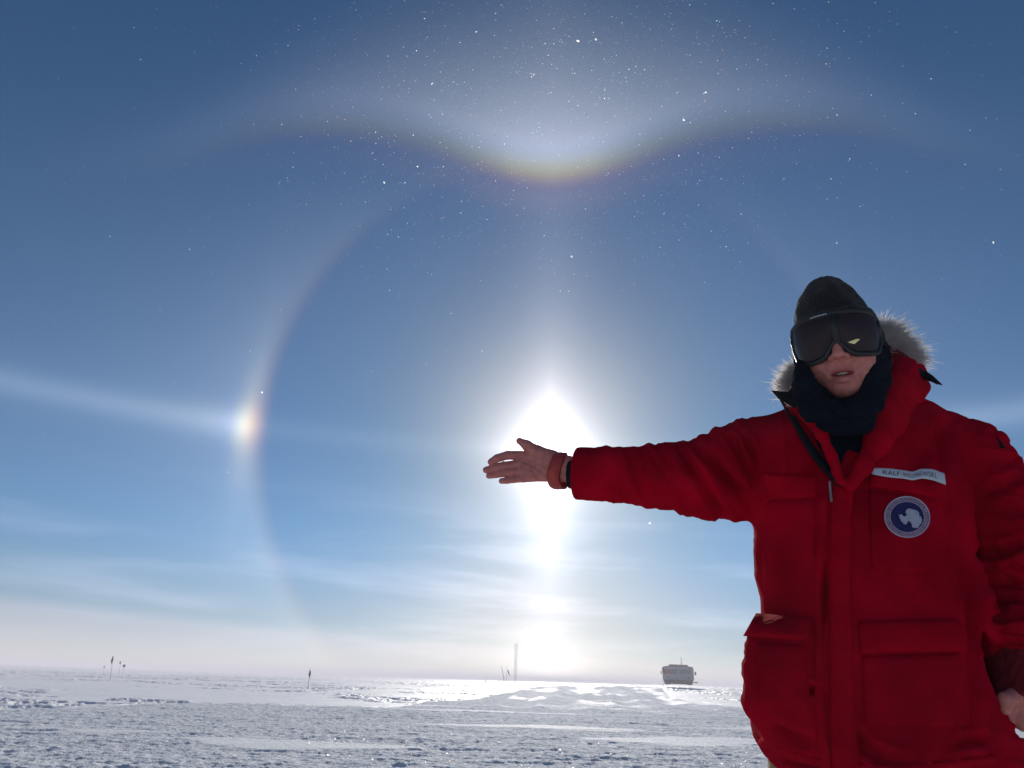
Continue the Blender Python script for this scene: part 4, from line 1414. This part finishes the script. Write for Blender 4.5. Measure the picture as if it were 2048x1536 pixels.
# dark reflection down the middle of the lens, built as a black strip
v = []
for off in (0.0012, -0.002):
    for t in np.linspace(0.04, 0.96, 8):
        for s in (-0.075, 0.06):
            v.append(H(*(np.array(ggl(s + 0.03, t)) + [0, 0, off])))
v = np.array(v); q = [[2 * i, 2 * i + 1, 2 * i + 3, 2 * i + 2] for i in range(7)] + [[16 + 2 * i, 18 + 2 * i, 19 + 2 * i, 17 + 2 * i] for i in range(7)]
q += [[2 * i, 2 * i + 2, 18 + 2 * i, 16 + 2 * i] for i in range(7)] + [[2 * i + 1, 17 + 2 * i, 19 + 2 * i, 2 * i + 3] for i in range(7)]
part('lens_reflection', v, np.array(q), M_frame, gog)
# yellow glint on the lens, put in as a pale amber sliver
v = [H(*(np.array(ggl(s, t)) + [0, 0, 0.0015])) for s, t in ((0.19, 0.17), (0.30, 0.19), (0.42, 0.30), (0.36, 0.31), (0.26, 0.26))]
part('painted_glint', np.array(v), np.array([[0, 1, 2, 3], [0, 3, 4, 4]])[:1], mat('pale amber glint', (0.95, 0.80, 0.35), 0.25, spec=0.9, noise=(80, 0.05, 2)), gog, smooth=False)
# small white print on the upper rim
v, q = [], []
for k in range(7):
    s0 = -0.36 + k * 0.045; s1 = s0 + 0.028
    c = [ggl(s0, 1.0), ggl(s1, 1.0)]
    for (x, u, w), du in ((c[0], -0.0005), (c[1], -0.0005), (c[1], 0.0022), (c[0], 0.0022)):
        v.append(H(x, u + du - 0.001, w + 0.0042))
    q.append([4 * k, 4 * k + 1, 4 * k + 2, 4 * k + 3])
part('print', np.array(v), np.array(q), M_tape, fr, smooth=False)

# ---- fur round the hood
rng = np.random.default_rng(5)
def fur(anchors, count, length, out_dir, spread, width=0.0006):
    v, q = [], []
    A = np.array([W(*a) for a in anchors]); t = rng.random(count) * (len(A) - 1)
    for k in range(count):
        i = min(int(t[k]), len(A) - 2); f = t[k] - i
        p = A[i] * (1 - f) + A[i + 1] * f + rng.normal(0, 0.010, 3)
        od = np.array(out_dir[i]) * (1 - f) + np.array(out_dir[i + 1]) * f
        clump = np.round(t[k] * 5) * 1.7
        d = od + rng.normal(0, spread, 3) + 0.22 * np.array([math.sin(clump * 2.1), math.cos(clump * 1.3), math.sin(clump * 3.7)])
        d /= np.linalg.norm(d)
        L = length * rng.uniform(0.5, 1.15)
        bend = rng.normal(0, 0.22, 3) + np.array([0.0, 0, -0.25])
        side = np.cross(d, _f); side /= np.linalg.norm(side) + 1e-9
        n0 = len(v)
        for j, (s, w) in enumerate(((0, 1), (0.4, 0.9), (0.75, 0.55), (1.0, 0.12))):
            c = p + d * L * s + bend * L * 0.5 * s * s
            v.append(c - side * width * w); v.append(c + side * width * w)
        for j in range(3):
            a = n0 + 2 * j
            q.append([a, a + 1, a + 3, a + 2])
    return np.array(v), np.array(q)


R_ = C_R; U_ = C_U
v1, q1 = fur([(1752, 672, 1.60), (1770, 690, 1.60), (1790, 712, 1.60), (1800, 722, 1.60)], 5200, 0.062,
             [R_ * 0.25 + U_ * 0.5, R_ * 0.75 + U_ * 0.55, R_ * 1.0 + U_ * 0.10, R_ * 1.0 - U_ * 0.05], 0.25)
v2, q2 = fur([(1600, 742, 1.54), (1590, 760, 1.53), (1582, 778, 1.52)], 1500, 0.034,
             [-R_ * 0.55 + U_ * 0.45, -R_ * 1.0 + U_ * 0.35, -R_ * 0.8 + U_ * 0.1], 0.25)
rim = chain([W(1586, 776, 1.555), W(1600, 755, 1.575), W(1640, 728, 1.62), W(1700, 705, 1.65), W(1748, 690, 1.63), W(1776, 702, 1.605), W(1800, 724, 1.585), W(1812, 745, 1.56)],
            [0.016, 0.018, 0.024, 0.026, 0.020, 0.017, 0.018, 0.022], k=0.02)
kv, kq = surf(rim, W(1570, 800, 1.5) - 0.08, W(1830, 680, 1.7) + 0.08, 0.005)
part('hood_rim', kv, kq, M_darkred, parka)
part('fur_trim', np.vstack([v1, v2]), np.vstack([q1, q2 + len(v1)]), M_fur, parka)

# drawcord toggles flying off the hood
def cord(name, pts, r, m):
    o = tube([W(*p) for p in pts], r, 7, m, name, None)
    o.parent = parka; o.data.transform(Matrix.Translation(-Vector(base.tolist())))
    return o
cord('drawcord', [(1812, 735, 1.50), (1820, 740, 1.49), (1845, 747, 1.48), (1862, 757, 1.47), (1884, 770, 1.46)], [0.008, 0.012, 0.0085, 0.0075, 0.0012], M_black)
cord('drawcord', [(1815, 742, 1.50), (1838, 752, 1.49), (1856, 757, 1.485), (1876, 769, 1.48)], [0.007, 0.0055, 0.0045, 0.001], M_black)


# ================================================================= things out on the plain
M_bamboo = mat('bamboo pole', (0.24, 0.20, 0.13), 0.7, noise=(8, 0.25, 3), bump=[(60, 0.002, 2)])
M_flagd = mat('dark flag cloth', (0.035, 0.03, 0.035), 0.85, noise=(14, 0.3, 3), bump=[(40, 0.004, 3)])
M_flagr = mat('red flag cloth', (0.60, 0.02, 0.07), 0.8, noise=(14, 0.25, 3), bump=[(40, 0.004, 3)])
M_vehicle = mat('grey vehicle body', (0.34, 0.335, 0.345), 0.6, noise=(1.5, 0.15, 3), bump=[(5, 0.004, 2)])
M_vdark = mat('dark rubber', (0.03, 0.03, 0.03), 0.8, noise=(3, 0.2, 3))
M_vglass = mat('vehicle glass', (0.05, 0.06, 0.07), 0.15, spec=0.5, noise=(2, 0.1, 2))
M_cargo = mat('orange cargo bundle', (0.75, 0.36, 0.10), 0.8, noise=(2.5, 0.3, 3), bump=[(6, 0.02, 3)])
M_steel = mat('galvanised steel', (0.60, 0.60, 0.60), 0.5, noise=(6, 0.15, 2), metal=0.4)


def wx(px, py, Y):
    p = W(px, py, Y)
    return p


def ground_at(px, py, near, far):
    """forward distance at which the sight line to a picture point meets the snow"""
    d = ray(px, py)
    Y = np.linspace(near, far, 3000)
    P = CAM + d[None] / d[1] * Y[:, None]
    hit = np.nonzero(P[:, 2] <= height(P[:, 0], P[:, 1]))[0]
    return float(Y[hit[0]]) if len(hit) else None


def flag(px_base, px_top, py_base, py_top, Y, flags, label, lean=0.0, r=0.014):
    Y = ground_at(px_base, py_base, Y * 0.55, Y * 1.5) or Y
    """bamboo pole with limp cloth; Y = distance forward, pixel rows give the height"""
    b = W(px_base, py_base, Y); t = W(px_top, py_top, Y)
    z0 = gz(b[0], b[1])
    root = bpy.data.objects.new('marker_flag', None)
    COL.objects.link(root)
    root.location = (b[0], b[1], z0)
    hgt = max(0.7, t[2] - z0)
    dx = t[0] - b[0]
    o0 = np.array([b[0], b[1], z0])
    P = [np.array([0, 0, -0.25]), np.array([dx * 0.5 + 0.01, 0, hgt * 0.5]), np.array([dx, lean, hgt])]
    v, f, t1 = tube(P, [r * 1.2, r, r * 0.7], 7)
    link('pole', np_mesh('pole', v, [np.array(f), np.array(t1)], True, [M_bamboo]), root)
    for (fx0, fy0, fx1, fy1, wid, m) in flags:
        a = W(fx0, fy0, Y) - o0; c = W(fx1, fy1, Y) - o0
        n = 12; k = 5
        th = 0.012
        v = []
        for i in range(n):
            s = i / (n - 1)
            cpt = a * (1 - s) + c * s
            w = wid * (0.55 + 0.75 * math.sin(math.pi * min(1, s * 1.1 + 0.1)) ** 0.7)
            for j in range(k):
                u = j / (k - 1) - 0.5
                v.append(cpt + [w * u + 0.02 * math.sin(s * 7), 0.05 * math.sin(u * 9 + s * 5) - th, 0.03 * math.sin(u * 8)])
        for i in range(n * k):
            v.append(v[i] + np.array([0, 2 * th, 0]))
        q = []
        for i in range(n - 1):
            for j in range(k - 1):
                p = i * k + j
                q += [[p, p + 1, p + k + 1, p + k], [p + n * k, p + k + n * k, p + k + 1 + n * k, p + 1 + n * k]]
        ring = [j for j in range(k)] + [i * k + k - 1 for i in range(1, n)] + [(n - 1) * k + j for j in range(k - 2, -1, -1)] + [i * k for i in range(n - 2, 0, -1)]
        for i in range(len(ring)):
            p, p2 = ring[i], ring[(i + 1) % len(ring)]
            q.append([p, p + n * k, p2 + n * k, p2])
        link('cloth', np_mesh('cloth', np.array(v), np.array(q), True, [m]), root)
    tag(root, label, 'flag', 'bamboo marker flags along the snow route')
    return root


flag(220, 226, 1362, 1311, 47, [(226, 1313, 223, 1328, 0.10, M_flagd)], 'tall bamboo pole with dark rolled flag at far left of the plain')
flag(616, 620, 1377, 1336, 60, [(620, 1341, 619, 1356, 0.11, M_flagd)], 'lone bamboo pole with dark limp flag between the far left flags and crossed poles', r=0.018)
flag(1011, 1003, 1378, 1332, 62, [], 'bare leaning bamboo stake crossed with a flag pole left of the lattice mast', r=0.03)
flag(1010.5, 1015, 1376, 1333, 62.5, [(1015, 1340, 1020, 1352, 0.10, M_flagd)], 'thin bamboo pole with dark hanging flag, crossed with a bare stake beside the mast', r=0.013)
flag(1326, 1325, 1377, 1335, 66, [(1325, 1336, 1330, 1349, 0.22, M_flagd), (1332, 1337, 1341, 1351, 0.26, M_flagr)],
     'bamboo pole with one dark and one red flag before the grey vehicle', r=0.02)
flag(208, 208.5, 1344, 1332, 105, [(208.5, 1332, 208.5, 1336, 0.12, M_flagd)], 'tiny distant flag just left of the tall far left flag')
flag(240, 240.5, 1343, 1322, 100, [(240.5, 1323, 240.3, 1328, 0.14, M_flagd)], 'tiny distant flag just right of the tall far left flag, higher of the two')
flag(247, 248.5, 1344, 1329, 98, [(248.8, 1329, 247.4, 1335, 0.26, M_flagd)], 'tiny distant flag with wide dark cloth, lower one right of the tall flag')
flag(970, 970.5, 1367, 1354, 110, [(970.5, 1362, 970, 1366, 0.14, M_flagd)], 'tiny pale flag on the horizon left of the crossed poles')


# ---- box helper
def box(c, s, bev=0.0):
    c = np.array(c, float); s = np.array(s, float) / 2
    if bev <= 0:
        v = np.array([[x, y, z] for z in (-1, 1) for y in (-1, 1) for x in (-1, 1)]) * s + c
        q = np.array([[0, 2, 3, 1], [4, 5, 7, 6], [0, 1, 5, 4], [2, 6, 7, 3], [0, 4, 6, 2], [1, 3, 7, 5]])
        return v, q
    n = 4; loop = []
    for cx, cz, a0 in ((1, 1, 0), (-1, 1, 90), (-1, -1, 180), (1, -1, 270)):
        for k in range(n + 1):
            a = math.radians(a0 + 90 * k / n)
            loop.append((cx * (s[0] - bev) + bev * math.cos(a), cz * (s[2] - bev) + bev * math.sin(a)))
    m = len(loop)
    v = [[x, -s[1] + bev * 0.3, z] for x, z in loop] + [[x, s[1] - bev * 0.3, z] for x, z in loop] + [[0, -s[1], 0], [0, s[1], 0]]
    v += [[x * 0.97, -s[1], z * 0.96] for x, z in loop] + [[x * 0.97, s[1], z * 0.96] for x, z in loop]
    f = [[k, (k + 1) % m, m + (k + 1) % m, m + k] for k in range(m)]
    o = 2 * m + 2
    f += [[o + k, o + (k + 1) % m, (k + 1) % m, k] for k in range(m)]
    f += [[m + k, m + (k + 1) % m, o + m + (k + 1) % m, o + m + k] for k in range(m)]
    t = [[2 * m, o + (k + 1) % m, o + k] for k in range(m)] + [[2 * m + 1, o + m + k, o + m + (k + 1) % m] for k in range(m)]
    return np.array(v) + c, [np.array(f), np.array(t)]


def bx(name, c, s, m, parent, bev=0.0):
    v, f = box(c, s, bev)
    return link(name, np_mesh(name, v, f, False, [m]), parent)


# ---- tracked vehicle seen end on, far off in the haze
VY = 104.0
vl, vr = W(1326, 1364, VY), W(1388, 1364, VY)
vc = (vl + vr) / 2; vw = vr[0] - vl[0]
vtop = W(1357, 1334, VY)[2]; vbot = W(1357, 1366, VY)[2]
veh = bpy.data.objects.new('tracked_vehicle', None)
COL.objects.link(veh)
veh.location = (vc[0], vc[1], vbot - 0.15)
vh = vtop - vbot
veh.rotation_euler = (0, 0, -math.atan2(vc[0], vc[1]))
tag(veh, 'boxy grey tracked vehicle with orange bundles on its roof, hazy on the horizon', 'vehicle')
z0 = 0.15
bx('body', (0, 0, z0 + vh * 0.56), (vw * 0.96, 6.5, vh * 0.88), M_vehicle, veh, 0.28)
bx('hull', (0, 0, z0 + vh * 0.08), (vw * 0.5, 6.0, vh * 0.3), M_vdark, veh)
bx('bumper', (0, -3.35, z0 + vh * 0.12), (vw * 0.9, 0.3, 0.22), M_vdark, veh)
for s in (-1, 1):
    tr_ = bx('track', (s * vw * 0.34, 0, z0 + 0.10), (0.8, 6.2, 0.62), M_vdark, veh, 0.2)
for s in (-1, 1):
    w_ = bx('windscreen', (s * vw * 0.22, -3.26, z0 + vh * 0.68), (vw * 0.36, 0.06, vh * 0.26), M_vglass, veh)
    bx('headlight', (s * vw * 0.32, -3.28, z0 + vh * 0.33), (0.3, 0.08, 0.2), M_vglass, veh)
bx('mirror', (vw * 0.53, -3.2, z0 + vh * 0.60), (0.22, 0.15, 0.4), M_vdark, veh)
bx('mirror', (-vw * 0.515, -3.2, z0 + vh * 0.60), (0.12, 0.15, 0.4), M_vdark, veh)
bx('step', (vw * 0.52, -2.6, z0 + vh * 0.05), (0.5, 0.8, 0.12), M_vdark, veh)
bx('roof_bundle', (-vw * 0.14, -1.2, z0 + vh * 1.05), (vw * 0.28, 1.6, 0.34), M_cargo, veh, 0.12)
bx('roof_bundle', (vw * 0.15, -0.8, z0 + vh * 1.05), (vw * 0.34, 1.6, 0.32), M_cargo, veh, 0.12)
bx('roof_rack', (0, -0.6, z0 + vh * 1.005), (vw * 0.7, 4.0, 0.08), M_vdark, veh)
v, f, t1 = tube([(vw * 0.12, -1, z0 + vh), (vw * 0.12, -1, z0 + vh + 1.25)], [0.05, 0.03], 6)
link('aerial', np_mesh('aerial', v, [np.array(f), np.array(t1)], True, [M_vdark]), veh)

# ---- lattice mast, nearly lost in the glare
MY = 112.0
mb = W(1030.5, 1366, MY); mt = W(1030.5, 1287, MY)
mast = bpy.data.objects.new('lattice_mast', None)
COL.objects.link(mast)
mz = gz(mb[0], mb[1])
mast.location = (mb[0], mb[1], mz - 0.1)
mh = mt[2] - mz + 0.1
tag(mast, 'slim lattice mast on the horizon beside the sun pillar, almost lost in the glare', 'mast')
hw = 0.18
cor = [(-hw, -hw * 0.6), (hw, -hw * 0.6), (0, hw)]
for cx, cy in cor:
    v, f, t1 = tube([(cx, cy, 0), (cx, cy, mh)], [0.02, 0.02], 6)
    link('leg', np_mesh('leg', v, [np.array(f), np.array(t1)], True, [M_steel]), mast)
V_, F_, T_ = [], [], []
nb = int(mh / 0.75)
for i in range(nb):
    for k in range(3):
        a, b = cor[k], cor[(k + 1) % 3]
        if i % 2: a, b = b, a
        z1, z2 = i * mh / nb, (i + 1) * mh / nb
        for p, q_ in (((*a, z1), (*b, z2)), ((*a, z1), (*b, z1))):
            v, f, t1 = tube([p, q_], [0.009, 0.009], 5)
            n0 = len(V_); V_ += list(v); F_ += [[x + n0 for x in r] for r in f]; T_ += [[x + n0 for x in r] for r in t1]
link('bracing', np_mesh('bracing', np.array(V_), [np.array(F_), np.array(T_)], True, [M_steel]), mast)


# ================================================================= ice crystals glinting in the air and on the snow
def crystal_mat():
    m = bpy.data.materials.new('ice crystal')
    m.use_nodes = True
    t = m.node_tree; t.nodes.clear()
    o = t.nodes.new('ShaderNodeOutputMaterial')
    tr = t.nodes.new('ShaderNodeBsdfTranslucent')
    at = t.nodes.new('ShaderNodeAttribute'); at.attribute_name = 'tint'
    t.links.new(at.outputs['Color'], tr.inputs['Color'])
    t.links.new(tr.outputs[0], o.inputs['Surface'])
    return m


M_ice = crystal_mat()
rng = np.random.default_rng(11)


def crystals(name, P, S, N, tints, label):
    """thin six-sided plates at P, radius S, facing N"""
    n = len(P)
    N = N / np.linalg.norm(N, axis=1)[:, None]
    a = np.cross(N, np.array([0.3, 0.1, 0.95])); a /= np.linalg.norm(a, axis=1)[:, None]
    b = np.cross(N, a)
    ang = np.linspace(0, 2 * np.pi, 6, endpoint=False)
    asp = rng.uniform(0.6, 1.0, n)
    ring = P[:, None] + S[:, None, None] * (np.cos(ang)[None, :, None] * a[:, None] + (asp[:, None] * np.sin(ang)[None])[..., None] * b[:, None])
    top = (P + N * S[:, None] * 0.12)[:, None]
    v = np.concatenate([ring, top], 1).reshape(-1, 3)
    base_i = np.arange(n)[:, None, None] * 7
    k = np.arange(6)
    tri = np.stack([np.full(6, 6), k, (k + 1) % 6], -1)[None] + base_i
    hexq1 = np.array([[0, 3, 2, 1], [0, 5, 4, 3]])[None] + base_i
    me_ = np_mesh(name, v, [tri.reshape(-1, 3), hexq1.reshape(-1, 4)], False, [M_ice])
    ca = me_.attributes.new('tint', 'FLOAT_COLOR', 'POINT')
    col = np.concatenate([np.repeat(tints, 7, 0), np.ones((n * 7, 1))], 1)
    ca.data.foreach_set('color', col.astype(np.float32).ravel())
    return tag(link(name, me_), label, kind='stuff')


def tints(n):
    t = np.ones((n, 3)) * 0.95
    r = rng.random(n)
    t[r < 0.10] = (0.95, 0.55, 0.35)
    t[(r >= 0.10) & (r < 0.16)] = (0.95, 0.85, 0.5)
    t[(r >= 0.16) & (r < 0.30)] = (0.6, 0.85, 0.98)
    return t * rng.uniform(0.25, 1.0, (n, 1)) ** 0.7


# the air is full of them; they show best where the tangent arc glows, as in the photograph
nA = 5500
kind = rng.random(nA)
azs = np.where(kind < 0.80, rng.normal(SUN_AZ, 15, nA), rng.uniform(-46, 46, nA))
als = np.where(kind < 0.80, rng.normal(42, 6.0, nA), rng.uniform(2, 56, nA))
keep = als > 1.5
azs, als = azs[keep], als[keep]; n = len(azs)
dist = rng.uniform(2.2, 9.0, n)
azr, alr = np.radians(azs), np.radians(als)
D = np.stack([np.sin(azr) * np.cos(alr), np.cos(azr) * np.cos(alr), np.sin(alr)], 1)
P = CAM + D * dist[:, None]
S = dist * (0.00026 + 0.00045 * rng.random(n) ** 6)
bigm = rng.random(n) < 0.0022
S = np.where(bigm, dist * rng.uniform(0.0011, 0.0022, n), S)
ok = ~((P[:, 0] > 0.2) & (P[:, 1] < 2.2) & (P[:, 1] > 1.0) & (P[:, 0] < 1.6) & (P[:, 2] < 1.9))
Nn = -np.tile(sv, (n, 1)) + rng.normal(0, 0.35, (n, 3))
TT = tints(n); TT = np.where(bigm[:, None], np.maximum(TT, 0.8), TT)
crystals('ice_crystals', P[ok], S[ok], Nn[ok], TT[ok], 'glinting ice crystals floating in the air')
# a few large ones drifting close to the lens and settled on the coat
pp = [(849, 37, 2.4, .0042), (920, 85, 2.4, .0022), (988, 114, 2.5, .0022), (1209, 197, 2.4, .0034), (885, 228, 2.4, .0022), (1009, 288, 2.4, .0027), (991, 362, 2.4, .0022),
      (1069, 322, 2.4, .002), (1186, 276, 2.5, .002), (1207, 283, 2.5, .002), (1497, 277, 2.5, .0022), (1570, 249, 2.5, .0018), (1328, 428, 2.5, .0022), (561, 620, 2.4, .0022),
      (500, 702, 2.4, .002), (455, 945, 2.4, .0025), (744, 743, 2.5, .002), (656, 270, 2.5, .0018), (722, 276, 2.5, .0018), (558, 366, 2.5, .0018), (1790, 257, 2.5, .0018),
      (1795, 48, 2.5, .0018), (1720, 413, 2.5, .0018), (1143, 1228, 2.5, .0022), (949, 1215, 2.5, .0015), (533, 1178, 2.5, .0016), (720, 452, 2.5, .0015), (1097, 187, 2.5, .0018),
      (1162, 275, 2.5, .0018), (1116, 335, 2.5, .0016), (697, 510, 2.5, .0014), (1480, 524, 2.5, .0016), (1972, 480, 2.5, .0016), (350, 349, 2.5, .0014), (350, 764, 2.5, .0016)]
P = np.array([W(a, b, Y) for a, b, Y, s in pp]); S = np.array([s for *_, s in pp]) * 0.75
TT = np.ones((len(pp), 3)) * 0.98; TT[2] = (0.98, 0.6, 0.4); TT[11] = (0.98, 0.45, 0.35); TT[20] = (0.98, 0.6, 0.4)
crystals('large_ice_crystals', P, S, -np.tile(sv, (len(P), 1)), TT, 'larger bright ice crystals drifting close by')
# glints on the near snow
nG = 420
gx, gy = [], []
yy = rng.uniform(9.5, 17, nG) ** 1.0; xx = rng.normal(0.3, 0.13, nG) * yy * 0.9 - 1.8
xx = rng.uniform(-0.25, 0.42, nG) * yy
z = height(xx, yy)
P = np.stack([xx, yy, z + 0.012], 1)
S = rng.uniform(0.004, 0.009, nG) + 0.008 * (rng.random(nG) < 0.08)
crystals('snow_glints', P, S, -np.tile(sv, (nG, 1)) + rng.normal(0, 0.2, (nG, 3)), tints(nG) * 0.5 + 0.5, 'sparkling grains standing on the near snow')
